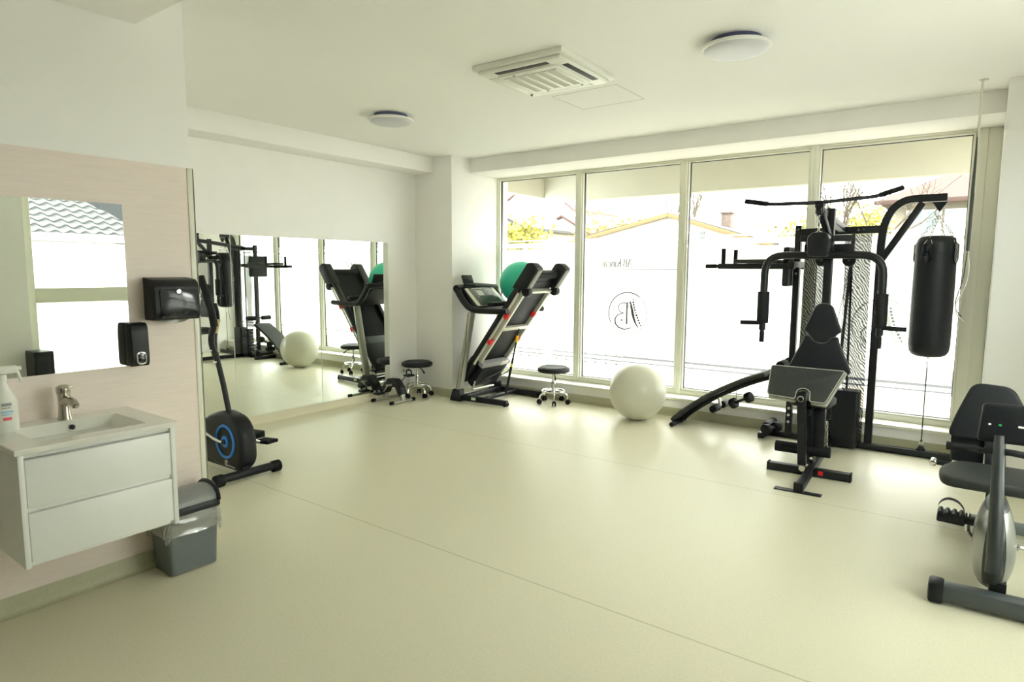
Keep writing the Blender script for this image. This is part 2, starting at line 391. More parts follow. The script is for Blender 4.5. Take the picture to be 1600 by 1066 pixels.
skirt('baseboard_right', (XR, -2.2), (XR, YC), BASE)
# welded seams of the vinyl
def seam(name, a, b, wd=.006):
    a, b = V((*a, .0004)), V((*b, .0004)); d = (b-a).normalized(); n = V((-d.y, d.x, 0))*wd/2
    o = B().quad([a-n, b-n, b+n, a+n]).build(name, SEAMF, smooth=0); return struct(o)
SEAMF = mat('floor_weld', (.44, .42, .28), .4)
SEAMS_HERE = None

# ---- window wall: four tall lights
def strokes_letter(ch):
    """serif letter strokes, (points, width) in a box about 1 high; returns list and advance"""
    th, tk = .075, .17
    se = lambda x, y, w=.11: ([(x-w, y), (x+w, y)], th)
    if ch == 'A': return [([(.02, 0), (.36, 1)], th*1.3), ([(.36, 1), (.72, 0)], tk), ([(.16, .36), (.56, .36)], th), se(.03, .015), se(.71, .015, .14)], .80
    if ch == 'B': return [([(.14, 0), (.14, 1)], tk), ([(.04, .985), (.36, .985), (.50, .90), (.53, .76), (.48, .62), (.34, .54), (.16, .53)], [th, th, tk*.7, tk, tk*.7, th, th]),
                          ([(.34, .54), (.54, .46), (.60, .28), (.54, .10), (.38, .015), (.04, .015)], [th, tk*.7, tk, tk*.7, th, th])], .70
    if ch == 'K': return [([(.14, 0), (.14, 1)], tk), ([(.18, .42), (.62, .98)], th), ([(.30, .56), (.66, 0)], tk), se(.14, .985), se(.14, .015), se(.62, .985), se(.67, .015)], .80
    if ch == 'i': return [([(.12, 0), (.12, .66)], tk), ([(.02, .64), (.14, .66)], th), se(.12, .015, .10), ([(.07, .88), (.17, .88)], .10)], .27
    if ch == 'n': return [([(.12, 0), (.12, .66)], tk), ([(.02, .64), (.14, .66)], th), ([(.14, .50), (.26, .64), (.38, .66), (.46, .58), (.48, .42), (.48, 0)], [th, th*1.5, tk*.6, tk*.9, tk, tk]), se(.12, .015, .10), se(.48, .015, .10)], .63
    if ch == 'e': return [([(.08, .38), (.50, .38), (.48, .54), (.36, .66), (.22, .66), (.09, .52), (.06, .32), (.10, .14), (.24, .01), (.38, .02), (.50, .14)], [th, th, tk*.8, th*1.4, th*1.4, tk*.9, tk, tk*.9, th*1.8, th*1.5, th])], .57
    if ch == 't': return [([(.16, .86), (.16, .14), (.22, .03), (.32, .06)], [th, tk, tk*.7, th]), ([(.03, .64), (.32, .64)], th)], .36
    if ch == 'c': return [([(.48, .50), (.44, .62), (.34, .67), (.20, .63), (.08, .48), (.06, .30), (.12, .12), (.26, .01), (.40, .03), (.49, .15)], [tk*1.1, tk*.7, th, tk*.6, tk, tk, tk*.8, th*1.6, th*1.4, th])], .55
    return [], .32
def emblem(name, cx, cz, r, parent, mats, y):
    """round line emblem with A and B whose left stroke is a spine; reads correctly from the street"""
    M = fr((cx, y, cz), (-1, 0, 0), (0, 0, 1))
    b = B(); fb = B()
    arc = lambda a0, a1, n=40: [(math.cos(R(a0+(a1-a0)*i/n))*r, math.sin(R(a0+(a1-a0)*i/n))*r) for i in range(n+1)]
    wd = .055*r
    b.ribbon(arc(-28, 128, 60), wd, M); fb.ribbon(arc(128, 332, 60), wd*.7, M)
    leg = [(-.14, .58), (-.20, .32), (-.26, .06), (-.33, -.22), (-.44, -.48), (-.58, -.66)]
    b.ribbon([(x*r, z*r) for x, z in leg[:3]], [.05*r, .12*r, .14*r], M); b.ribbon([(x*r, z*r) for x, z in leg[2:]], [.15*r, .13*r, .09*r, .05*r], M)
    for i in range(11):
        t = i/10; x = -.17-.42*t**1.5-.11; z = .66-1.22*t; q = (.058 if i % 5 else .045)*r
        b.prism([(x*r+q*math.cos(a*PI/4), z*r+q*math.sin(a*PI/4)) for a in range(8)], M, .0004)
    b.ribbon([(-.14*r, .58*r), (-.02*r, .30*r)], .04*r, M)
    b.ribbon([(.03*r, .50*r), (.03*r, -.50*r)], .085*r, M); b.ribbon([(-.05*r, -.50*r), (.11*r, -.50*r)], .03*r, M)
    b.ribbon([(x*r, z*r) for x, z in [(-.06, .50), (.28, .50), (.46, .40), (.50, .22), (.40, .06), (.20, 0)]], .05*r, M)
    b.ribbon([(x*r, z*r) for x, z in [(.20, 0), (.50, -.08), (.66, -.28), (.64, -.52), (.46, -.70), (.16, -.78), (-.12, -.72), (-.26, -.58)]], [.04*r, .055*r, .075*r, .085*r, .075*r, .06*r, .05*r, .03*r], M)
    b.prism([(.30*r+.055*r*math.cos(a*PI/5), -.34*r+.055*r*math.sin(a*PI/5)) for a in range(10)], M, .0004)
    b.build(name, mats[0], parent, smooth=0); fb.build(name, mats[1], parent, smooth=0)
PANES = [(-4.792, -3.727), (-3.627, -2.517), (-2.42, -1.319), (-1.221, -.14)]
GZ0, GZ1 = .255, 2.528
for i, (a, b_) in enumerate(PANES):
    fl = -4.828 if i == 0 else (PANES[i-1][1]+a)/2
    frr = XP if i == 3 else (b_+PANES[i+1][0])/2
    wn = thing('window_%d' % (i+1), None, None, ((fl+frr)/2, YW, .2)); wn['kind'] = 'structure'
    f = B(); y0, y1 = YW-.05, YW+.06; d = .018
    rj = -.045 if i == 3 else frr
    f.bb((fl, y0, .197), (a-d, y1, 2.563), .003).bb((b_+d, y0, .197), (rj, y1, 2.563), .003)
    f.bb((a-d, y0, .197), (b_+d, y1, GZ0-d), .003).bb((a-d, y0, GZ1+d), (b_+d, y1, 2.563), .003)
    if i == 3: f.bb((rj, y0+.012, .197), (frr, y1, 2.563), .004)
    z0, z1 = YW-.035, YW+.04                      # glazing beads
    f.bb((a-d, z0, GZ0-d), (a, z1, GZ1+d), .005).bb((b_, z0, GZ0-d), (b_+d, z1, GZ1+d), .005)
    f.bb((a, z0, GZ0-d), (b_, z1, GZ0), .005).bb((a, z0, GZ1), (b_, z1, GZ1+d), .005)
    f.build('frame', PVC, wn)
    g = B(); t = .006; gy0, gy1 = YW-.008, YW+.02
    g.bb((a, gy0, GZ0), (a+t, gy1, GZ1), 0).bb((b_-t, gy0, GZ0), (b_, gy1, GZ1), 0).bb((a, gy0, GZ0), (b_, gy1, GZ0+t), 0).bb((a, gy0, GZ1-t), (b_, gy1, GZ1), 0)
    g.build('gasket', GASK, wn, smooth=0)
    B().bb((a, YW+.003, GZ0), (b_, YW+.009, GZ1), 0).build('glass_pane', GLASS, wn, smooth=0)
    fm = B()
    for q0, q1 in [(.531, 1.700), (.476, .507), (.440, .462), (1.722, 1.778), (1.796, 1.812)]:
        fm.quad([(a+.012, YW, q0), (b_-.012, YW, q0), (b_-.012, YW, q1), (a+.012, YW, q1)])
    fm.build('frosted_film', FILM, wn, smooth=0)
    if i in (1, 3):
        emblem('emblem', (a+b_)/2, 1.0, .225, wn, (DECAL, DECALF) if i == 1 else (DECALP, DECALP), YW-.0012)
    if i == 1:
        L = B(); s = .088; M0 = fr((-3.030, YW-.0012, 1.497), (-1, 0, 0), (0, 0, 1)); x = 0
        for ch in 'AB Kinetic':
            st, adv = strokes_letter(ch)
            for pts, wd in st: L.ribbon([((x+px*.82)*s, pz*s) for px, pz in pts], [q*s*.8 for q in wd] if isinstance(wd, list) else wd*s*.8, M0)
            x += adv*.82
        L.build('lettering', DECAL, wn, smooth=0)
        B().bb((-3.25, YW-.0016, 1.468), (b_-.012, YW-.0012, 1.476), 0).build('thin_line', DECALF, wn, smooth=0)

# ---- window in the right wall (seen in the washstand mirror)
wn = thing('window_5', None, None, (XR+.06, 2.9, .3)); wn['kind'] = 'structure'
f = B(); xa, xb = XR+.05, XR+.13; ya, yb, za, zb = W5
for lo, hi in [((ya, za), (ya+.07, zb)), ((yb-.07, za), (yb, zb)), ((ya+.07, za), (yb-.07, za+.07)), ((ya+.07, zb-.07), (yb-.07, zb)), ((ya+.07, 1.125), (yb-.07, 1.265)), ((3.14, za+.07), (3.26, zb-.07))]:
    f.bb((xa, lo[0], lo[1]), (xb, hi[0], hi[1]), .004)
f.build('frame', PVC, wn)
gl = B(); fm = B()
for q0, q1 in [(za+.07, 1.125), (1.265, zb-.07)]: gl.bb((XR+.088, ya+.07, q0), (XR+.094, yb-.07, q1), 0)
gl.build('glass_pane', GLASS, wn, smooth=0)
for q0, q1 in [(za+.075, 1.12), (1.27, 1.70), (1.715, 1.76), (1.775, 1.79)]:
    fm.quad([(XR+.085, ya+.075, q0), (XR+.085, yb-.075, q0), (XR+.085, yb-.075, q1), (XR+.085, ya+.075, q1)])
fm.build('frosted_film', FILM, wn, smooth=0)

# ================================================================ outdoors
struct(B().bb((-40, 6.36, -.4), (40, 9.75, -.12), 0).build('terrace', PAVE, smooth=0))
ASPH = mat('asphalt', (.016, .016, .0165), .9, noise=.1, nscale=30)
struct(B().bb((-40, 9.75, -.4), (40, 12.6, -.16), 0).build('road', ASPH, smooth=0))
struct(B().bb((-60, 12.6, -.5), (60, 90, -.14), 0).build('ground', PAVE, smooth=0))
struct(B().bb((.95, -12, -.4), (30, 6.36, -.12), 0).bb((-30, -30, -.4), (.95, -2.6, -.12), 0).build('ground_side', PAVE, smooth=0))
# porch roof over the terrace
struct(B().bb((-7.0, 6.42, 2.95), (2.5, 8.6, 3.10), 0).bb((-5.45, 7.95, 2.455), (2.5, 8.10, 2.95), .004).bb((-5.45, 6.42, 2.52), (-5.30, 7.95, 2.95), .004).build('trim_7', OVER))
# white gabled house opposite
def gable(name, label, x0, x1, xr, y0, y1, ze0, ze1, zr, wallm, roofm, ov=.18, group=None):
    t = thing(name, label, 'house', ((x0+x1)/2, (y0+y1)/2, -.15), group=group)
    B().prism([(x0, -.15), (x1, -.15), (x1, ze1), (xr, zr), (x0, ze0)], fr((0, y0, 0), (1, 0, 0), (0, 0, 1)), -(y1-y0)).build('house_wall', wallm, t, smooth=0)
    rf = B(); th = .09
    for xa, za_, xb_, zb_ in [(x0, ze0, xr, zr), (xr, zr, x1, ze1)]:
        dx, dz = xb_-xa, zb_-za_; k = ov/math.hypot(dx, dz)
        if xa == x0: xa, za_ = xa-dx*k, za_-dz*k
        else: xb_, zb_ = xb_+dx*k, zb_+dz*k
        rf.prism([(xa, za_), (xb_, zb_), (xb_, zb_+th), (xa, za_+th)], fr((0, y0-.15, 0), (1, 0, 0), (0, 0, 1)), -(y1-y0+.3))
    rf.build('roof', roofm, t, smooth=0)
    return t
h = gable('house', 'white gabled house straight across the terrace with a brick chimney', -8.3, -3.7, -5.87, 14, 19, 2.18, 2.02, 2.70, EXTW, ROOFG)
B().bb((-5.17, 15.4, 2.3), (-4.94, 15.63, 2.84), .01).bb((-5.20, 15.37, 2.84), (-4.91, 15.66, 2.885), .01).build('chimney', BRICK, h)
B().bb((-5.15, 13.97, 2.14), (-5.05, 14.02, 2.34), .005).build('air_vent', DGREY, h)
B().beam((-8.45, 13.86, 2.16), (-5.87, 13.86, 2.73), .05, .09).beam((-5.87, 13.86, 2.73), (-3.55, 13.86, 1.99), .05, .09).build('verge_board', mat('verge_brown', (.15, .09, .035), .8, noise=.1), h)
wl = B().bb((-3.6, 14.2, -.15), (7, 14.4, 2.08), .01).build('garden_wall', EXTW, None, loc=(1.7, 14.3, -.15)); tag(wl, 'long white garden wall running right from the white gabled house', 'wall')
B().bb((-3.62, 14.15, 2.08), (7, 14.45, 2.13), .005).build('coping', mat('coping_terracotta', (.16, .08, .05), .8, noise=.15), wl)
# red roofed villa at the right
t = thing('villa', 'cream house with red tiled hip roof seen through the rightmost window pane', 'house', (1.0, 23, -.15))
B().bb((-2.05, 20.3, -.15), (6, 27, 3.32), .01).build('house_wall', EXTB, t)
rf = B(); e = 3.36; x0, x1, y0, y1 = -2.5, 6.5, 19.85, 27.5
P = [V((x0, y0, e)), V((x1, y0, e)), V((x1, y1, e)), V((x0, y1, e)), V((1.4, 23.6, 5.4)), V((3.0, 23.6, 5.4))]
for q in [(0, 1, 5, 4), (1, 2, 5), (2, 3, 4, 5), (3, 0, 4), (0, 3, 2, 1)]: rf.quad([P[k] for k in q])
tilem = mat('roof_red_tiles', (.062, .030, .023), .8, noise=.2, nscale=30, stretch=(1, .2, 3))
rf.build('roof', tilem, t, smooth=0)
B().bb((x0-.03, y0-.04, e-.10), (x1, y0+.02, e+.02), .01).build('fascia', mat('fascia_brown', (.05, .025, .018), .8, noise=.1), t)
for xa, xb_ in [(-1.75, -1.05), (-.88, -.12), (.25, .95)]:
    wf = B().bb((xa-.06, 20.25, 2.30), (xb_+.06, 20.31, 3.12), .01).build('window', EXTW, t)
    B().bb((xa, 20.235, 2.36), ((xa+xb_)/2-.03, 20.26, 3.06), 0).bb(((xa+xb_)/2+.03, 20.235, 2.36), (xb_, 20.26, 3.06), 0).build('pane', WINX, wf, smooth=0)
# houses far at the left
gable('house', 'low white house with pale red roof far behind the leftmost pane', -16.9, -12.9, -14.7, 23.5, 27.5, 2.72, 2.72, 3.75, EXTW, ROOFR)
gable('house', 'brown roofed house at the left edge of the leftmost pane', -17.5, -13.5, -15.6, 19, 23, 2.7, 3.0, 3.9, EXTB, ROOFG)
gable('house', 'tall white house with brown gable furthest behind the leftmost pane', -22, -17.0, -19.2, 28, 33, 4.6, 4.6, 6.3, EXTW, ROOFR)
# tile roofed outbuilding beyond the right-hand window
t = thing('outbuilding', 'white outbuilding with wavy grey tiled roof seen in the washstand mirror', 'house', (5.5, 1.2, -.15))
B().bb((4.2, -2, -.15), (7.2, 4.2, 1.95), .01).build('house_wall', EXTW, t)
TILE = mat('grey_roof_tile', (.036, .035, .0345), .6, noise=.06, nscale=8)
rf = B(); rb = B(); rows = []
NX, NY, RUN, RISE = 20, 420, .17, .52
yend = lambda x: 4.432 - .523*(x-4.496)          # the hip runs back from the eave
wave = lambda y: .020*math.sin(y*34)
for c in range(NX):
    for edge in (0, 1):
        xx = 3.85 + (c+edge*.999)*RUN; zz = 1.86 + (xx-3.85)*RISE + (.02 if edge == 0 else 0); ye = yend(xx)
        rows.append([(xx, y, zz + wave(y) - (.012 if edge == 0 else 0)) for y in [-2.5+(ye+2.5)*q/NY for q in range(NY+1)]])
    xx = 3.845 + c*RUN; zz = 1.86 + c*RUN*RISE; ye = yend(xx)
    rb.grid([[(xx, y, zz + wave(y)+k) for y in [-2.5+(ye+2.5)*q/NY for q in range(NY+1)]] for k in (-.014, .018)])
rf.grid(rows)
xt = 3.85+NX*RUN; rf.quad([(3.85, yend(3.85), 1.86), (xt, yend(xt), 1.86+NX*RUN*RISE), (xt+3, yend(xt), 1.86+NX*RUN*RISE), (xt+3, yend(3.85), 1.86)])
rf.build('tiled_roof', TILE, t, smooth=50); rb.build('tile_edge', ROOFD, t, smooth=50)
t = thing('clad_building', 'tall grey building with upright cladding behind the tiled roof in the washstand mirror', 'house', (13, 6.5, -.15))
CLAD = mat('grey_cladding', (.030, .034, .040), .6, noise=.25, nscale=3, stretch=(1, 6, .1))
B().bb((11, 5.7, -.15), (15, 7.4, 8), .02).build('clad_wall', CLAD, t)
B().bb((10.9, 5.6, 8), (15.1, 7.5, 8.3), .02).build('roof', ROOFD, t)
# fence posts and bollard on the terrace
fn = thing('railing', 'dark metal railing of upright bars on the terrace behind the folded treadmill', 'railing', (-6.3, 9.6, -.12))
for k in range(16): B().box((-7.9+k*.20, 9.6, .30), (.035, .035, .84), None, .003).build('bar', DGREY, fn)
B().bb((-8.0, 9.57, .70), (-4.8, 9.63, .75), .004).bb((-8.0, 9.57, -.02), (-4.8, 9.63, .03), .004).build('rail', DGREY, fn)
bo = B().cyl((-4.93, 7.55, -.12), (-4.93, 7.55, .33), .055, bev=.008).cyl((-4.93, 7.55, -.12), (-4.93, 7.55, -.10), .13).build('bollard', STEELB, None, loc=(-4.93, 7.55, -.12))
tag(bo, 'short grey bollard on the terrace between treadmill and stool', 'bollard')
# trees
def tree(label, x, y, hgt, seed, leaf=None, spread=.5, nleaf=0, group=None, lr=.3, depth=5):
    rnd = random.Random(seed); t = thing('tree', label, 'tree', (x, y, -.15), group=group); b = B(); tips = []
    def grow(p, d, ln, r, k):
        q = p + d*ln; b.tube([p, p+d*ln*.5+V((rnd.uniform(-1, 1), rnd.uniform(-1, 1), 0))*ln*.06, q], [r, r*.85, r*.7], 5)
        if k == 0: tips.append(q); return
        tips.append(q)
        for _ in range(3 if k > 1 else 2):
            dd = (d + V((rnd.uniform(-1, 1), rnd.uniform(-1, 1), rnd.uniform(-.25, .6)))*spread*1.25).normalized()
            grow(q, dd, ln*rnd.uniform(.6, .85), r*.62, k-1)
    grow(V((x, y, -.15)), V((rnd.uniform(-.05, .05), 0, 1)).normalized(), hgt*.34, hgt*.018, depth)
    b.build('trunk', BARK, t)
    if nleaf:
        lf = B()
        for _ in range(nleaf):
            p = rnd.choice(tips) + V((rnd.gauss(0, lr), rnd.gauss(0, lr), rnd.gauss(0, lr*.8))); u = V((rnd.gauss(0, 1), rnd.gauss(0, 1), rnd.gauss(0, 1))).normalized(); v = u.orthogonal().normalized(); s = rnd.uniform(.05, .11)
            lf.quad([p-u*s, p+v*s*.6, p+u*s, p-v*s*.6])
        lf.build('foliage', leaf or LEAFY, t, smooth=0)
    return t
tree('bare branching tree beyond the garden wall above the multi gym', -2.72, 16.6, 4.2, 11, spread=.55)
tree('yellow green bush tree just right of the chimney', -4.95, 23, 3.2, 5, nleaf=2200, spread=.7, lr=.35, depth=4)
tree('low yellow green tree behind the top beam of the multi gym', -4.6, 30.5, 4.2, 8, nleaf=2000, spread=.75, lr=.4, depth=4)
tree('yellow conifer like tree behind the leftmost pane', -12.6, 16.2, 3.0, 3, nleaf=1500, spread=.3, lr=.25, depth=4)
tree('half bare blossoming tree left of the white gable', -10.5, 20, 3.2, 17, leaf=mat('blossom_leaves', (.22, .14, .04), .8, noise=.3), nleaf=1100, spread=.7, lr=.35, depth=4)
tree('tall bare tree behind the gable of the white house', -10.4, 26, 5.2, 23, spread=.35, depth=4)

# ================================================================ wash corner
XF = -2.696
c = thing('wash_cabinet', 'white wall hung washstand cabinet with two wide drawers under the basin', 'cabinet', (-2.93, .985, .37))
y0, y1 = .712, 1.256; zb, zt = .370, .792
b = B().bb((XS+.009, y0, zb), (XF, y0+.018, zt), .001).bb((XS+.009, y1-.018, zb), (XF, y1, zt), .001).bb((XS+.009, y0+.018, zb), (XF-.02, y1-.018, zb+.018), .001)
b.bb((XS+.009, y0+.018, zb+.018), (XS+.024, y1-.018, zt), .001).bb((XF-.10, y0+.018, .574), (XF-.010, y1-.018, .592), .001).bb((XF-.10, y0+.018, .774), (XF-.010, y1-.018, zt), .001).build('body', WHITE, c)
for za, zc_ in [(.389, .574), (.592, .772)]:
    B().bb((XF-.40, y0+.021, za), (XF-.001, y1-.021, zc_-.004), .0015).build('drawer', WHITE, c)
bs = thing('washbasin', 'white ceramic washbasin with a shallow rectangular bowl on the wall hung cabinet', 'washbasin', (-2.93, .985, .792))
bm = bmesh.new()
X0, X1, Y0, Y1, Z0, Z1 = XS+.009, -2.682, .700, 1.270, .793, .813
def ring(x0, x1, ya, yb, z, r, n=4):
    return [V((px, py, z)) for px, py in rpoly([(x0, ya), (x1, ya), (x1, yb), (x0, yb)], r, n)]
rings = [ring(X0, X1, Y0, Y1, Z0, .004), ring(X0, X1, Y0, Y1, Z1-.003, .004), ring(X0+.003, X1-.003, Y0+.003, Y1-.003, Z1, .004),
         ring(-3.062, -2.760, .795, 1.175, Z1, .012), ring(-3.058, -2.765, .799, 1.171, Z1-.004, .012), ring(-3.030, -2.80, .850, 1.115, .745, .03), ring(-3.0, -2.83, .89, 1.08, .735, .03)]
vr = [[bm.verts.new(p) for p in r] for r in rings]
for a, b2 in zip(vr, vr[1:]):
    for k in range(len(a)): bm.faces.new((a[k], a[(k+1) % len(a)], b2[(k+1) % len(a)], b2[k]))
bm.faces.new(vr[-1])
bmesh.ops.recalc_face_normals(bm, faces=bm.faces)
b = B(); b._add(bm); b.build('basin', CERAM, bs, smooth=30)
hole = V((-3.046, 1.0, .785)); n = V((.93, 0, .37)).normalized()
B().torus(hole+n*.002, .013, .003, fr((0, 0, 0), (0, 1, 0), n.cross(V((0, 1, 0))))).build('overflow_ring', CHROME, bs)
B().cyl(hole+n*.003, hole+n*.0052, .010).build('overflow_hole', DARK, bs)
B().cyl((-2.915, .985, .735), (-2.915, .985, .739), .028, bev=.001).build('drain', CHROME, bs)
fx, fy = -3.098, .995
fa = thing('faucet', 'brushed metal single lever faucet standing on the washbasin', 'faucet', (fx, fy, .813))
B().lathe([(0, 0), (.0275, 0), (.0275, .004), (.0235, .02), (.021, .06), (.0225, .10), (.025, .115), (.025, .118), (0, .118)], T(fx, fy, .813)).build('body', NICKEL, fa)
B().tube([(fx, fy, .885), (fx+.05, fy, .902), (fx+.105, fy, .898), (fx+.125, fy, .888)], [.02, .0185, .016, .014], 16).cyl((fx+.12, fy, .878), (fx+.12, fy, .890), .011).build('spout', NICKEL, fa)
B().lathe([(0, .119), (.0255, .119), (.0265, .13), (.025, .142), (.016, .148), (0, .148)], T(fx, fy, .813)).box((fx+.03, fy, .9555), (.075, .034, .010), (0, R(-5), 0), .004).build('lever', NICKEL, fa)
# spray bottle
bx, by = -3.035, .772
s = thing('spray_bottle', 'white spray bottle with printed label at the left end of the washbasin', 'bottle', (bx, by, .813))
def oval(prof, cx, cy_, ry=1.0, z0=0):
    b = B(); b.lathe(prof, Matrix.Translation((cx, cy_, z0)) @ Matrix.Diagonal((.72, ry, 1, 1)), 28); return b
oval([(0, 0), (.042, 0), (.046, .006), (.046, .11), (.044, .125), (.034, .15), (.021, .175), (.015, .195), (.015, .205), (0, .205)], bx, by, 1.0, .813).build('bottle_body', WPLAS, s)
B().cyl((bx, by, 1.016), (bx, by, 1.040), .018, bev=.002).box((bx, by+.012, 1.056), (.026, .085, .030), None, .007).tube([(bx, by+.05, 1.05), (bx, by+.056, 1.03), (bx, by+.064, 1.005)], [.008, .007, .005], 8).cyl((bx, by+.052, 1.058), (bx, by+.066, 1.058), .009).build('trigger_head', WPLAS, s)
def label_bar(dy, z, wd, h, m, nm='printed_line'):
    b = B(); N = 8; rows = [[], []]
    for k in range(N+1):
        a = -.55 + dy + wd*(k/N-.5); 
        for j in (0, 1): rows[j].append((bx+.0334*math.cos(a), by+.0464*math.sin(a), z+(j-.5)*h))
    b.grid(rows).build(nm, m, s, smooth=60)
label_bar(.60, .925, .72, .012, TEXTG); label_bar(.56, .912, .60, .004, TEXTG); label_bar(.62, .896, .90, .006, TEXTB); label_bar(.6, .886, .80, .004, TEXTB); label_bar(.6, .869, .62, .012, TEXTR)
# mirror over the basin
m = B().bb((XS+.0085, .30, 1.002), (XS+.014, 1.299, 1.741), .0008, 1).build('wash_mirror', MIRROR, None, loc=(XS+.011, .8, 1.002)); tag(m, 'frameless mirror on the beige panel above the washbasin', 'mirror')
# soap dispenser
sd = thing('soap_dispenser', 'narrow black soap dispenser between washstand mirror and paper towel dispenser', 'soap dispenser', (XS+.015, 1.311, 1.0))
po = rpoly([(0, 0), (.068, 0), (.076, .03), (.072, .17), (.06, .20), (0, .20)], [.004, .02, .02, .03, .03, .004])
B().prism(po, fr((XS+.0148, 1.348, 1.003), (1, 0, 0), (0, 0, 1)), .074, .008, 3).build('body', BLACK, sd)
B().bb((XS+.034, 1.2735, 1.008), (XS+.037, 1.3485, 1.202), .001).build('seam_band', DGREY, sd)
Mb = fr((XS+.0895, 1.311, 1.042), (0, 1, 0), (-.04, 0, 1))
B().prism(rpoly([(-.022, -.030), (.022, -.030), (.022, .030), (-.022, .030)], .02), Mb, .004, .0015).build('button_rim', CHROME, sd)
B().prism(rpoly([(-.016, -.024), (.016, -.024), (.016, .024), (-.016, .024)], .015), Mb @ T(0, 0, .002), .004, .001).build('button', BLACKG, sd)
# paper towel dispenser
pd = thing('paper_towel_dispenser', 'wide black paper towel dispenser with a towel hanging out near the wall end', 'towel dispenser', (XS+.009, 1.485, 1.21))
po = rpoly([(0, 0), (.105, 0), (.118, .03), (.112, .165), (.09, .19), (0, .20)], [.003, .02, .02, .03, .03, .003])
B().prism(po, fr((XS+.009, 1.577, 1.211), (1, 0, 0), (0, 0, 1)), .207, .012, 3).build('housing', BLACK, pd)
B().prism(rpoly([(-.088, 0), (.088, 0), (.088, .135), (-.088, .135)], .012), fr((XS+.1275, 1.478, 1.222), (0, 1, 0), (-.04, 0, 1)), .005, .002).build('front_cover', BLACKG, pd)
B().cyl((XS+.124, 1.478, 1.345), (XS+.1295, 1.478, 1.345), .011, seg=24, bev=.001).build('lock_badge', CHROME, pd)
rows = []
for j in range(7):
    t = j/6; rows.append([(XS+.06+.02*t+.008*math.sin(k*.9+j), 1.395+.155*k/12, 1.218-.028*t*(1-.55*abs(k/6-1))) for k in range(13)])
B().grid(rows).build('paper_towel', PAPER, pd, smooth=80)
# waste bin
wb = thing('waste_bin', 'grey pedal free waste bin with a black rimmed grey lid beside the washstand', 'waste bin', (-3.06, 1.43, 0))
def rring(cx, cy_, hx, hy, z, r, n=6): return [V((cx+px, cy_+py, z)) for px, py in rpoly([(-hx, -hy), (hx, -hy), (hx, hy), (-hx, hy)], r, n)]
def loft(ringlist, cap0=True, cap1=True):
    bm = bmesh.new(); vr = [[bm.verts.new(p) for p in r] for r in ringlist]
    for a, b2 in zip(vr, vr[1:]):
        for k in range(len(a)): bm.faces.new((a[k], a[(k+1) % len(a)], b2[(k+1) % len(a)], b2[k]))
    if cap0: bm.faces.new(vr[0][::-1])
    if cap1: bm.faces.new(vr[-1])
    bmesh.ops.recalc_face_normals(bm, faces=bm.faces); b = B(); b._add(bm); return b
cx_, cy_ = -3.065, 1.452
loft([rring(cx_, cy_, .082, .108, .002, .02), rring(cx_, cy_, .086, .112, .006, .022), rring(cx_, cy_, .095, .128, .29, .026), rring(cx_, cy_, .092, .125, .29, .024)]).build('bin_body', GREYP, wb)
loft([rring(cx_, cy_, .100, .134, .288, .03), rring(cx_, cy_, .104, .138, .292, .03), rring(cx_, cy_, .104, .138, .318, .03), rring(cx_, cy_, .099, .133, .326, .03)]).build('lid_rim', BLACK, wb)
b = B(); prof = []
for k in range(17):
    a = PI*k/16; prof.append((-.098*math.cos(a), .315+.075*math.sin(a)**.8))
b.prism([(x, z) for x, z in prof], fr((cx_, cy_+.128, 0), (1, 0, 0), (0, 0, 1)), .256, .008, 3); b.build('swing_lid', GREYL, wb)
for sy in (-1, 1):
    B().tube([(cx_+x*1.02, cy_+sy*.124, z+.004) for x, z in prof], .010, 8).build('lid_end_trim', BLACK, wb)
rnd = random.Random(4); rl = []
NR = 11
for j in range(NR):
    z = .290-.105*j/(NR-1); r = []; q = rring(cx_, cy_, .096, .128, z, .028, 8); n_ = len(q)
    for k in range(n_):
        for f_ in (0, .25, .5, .75): r.append(q[k].lerp(q[(k+1) % n_], f_))
    rl.append([p + (p-V((cx_, cy_, p.z))).normalized()*(.004+.012*min(1, j/3)*abs(math.sin(k*.31+j*.55)*math.sin(k*.83-j*.7))+rnd.uniform(0, .003)) + V((0, 0, (.018*math.sin(k*.21)+rnd.uniform(-.004, .004)) if j == NR-1 else rnd.uniform(-.002, .002))) for k, p in enumerate(r)])
bl = loft(rl, False, False).build('bin_liner', LINER, None, smooth=80, loc=(cx_, cy_, .19)); tag(bl, 'crumpled clear plastic liner folded over the rim of the grey waste bin', 'bin liner')

# ================================================================ mirror wall
for (a, b_), lb in zip([(2.145, 3.076), (3.082, 4.012), (4.018, 4.942)], ['tall wall mirror panel nearest the washstand wall, behind the cross trainer', 'middle one of the three tall wall mirror panels', 'tall wall mirror panel nearest the corner, reflecting the treadmill']):
    o = B().bb((XM+.0005, a, HB+.003), (XM+.006, b_, 1.756), .0006, 1).build('wall_mirror', MIRROR, None, loc=(XM, (a+b_)/2, HB)); tag(o, lb, 'mirror', 'tall mirror panels')
so = thing('wall_socket', 'white double wall socket low on the wall behind the left stool', 'socket', (XM, 5.20, .27))
B().bb((XM, 5.12, .24), (XM+.008, 5.28, .32), .003).build('plate', WPLAS, so)
for yy in (5.16, 5.24): B().cyl((XM+.006, yy, .28), (XM+.009, yy, .28), .02).build('outlet', GRILL, so)

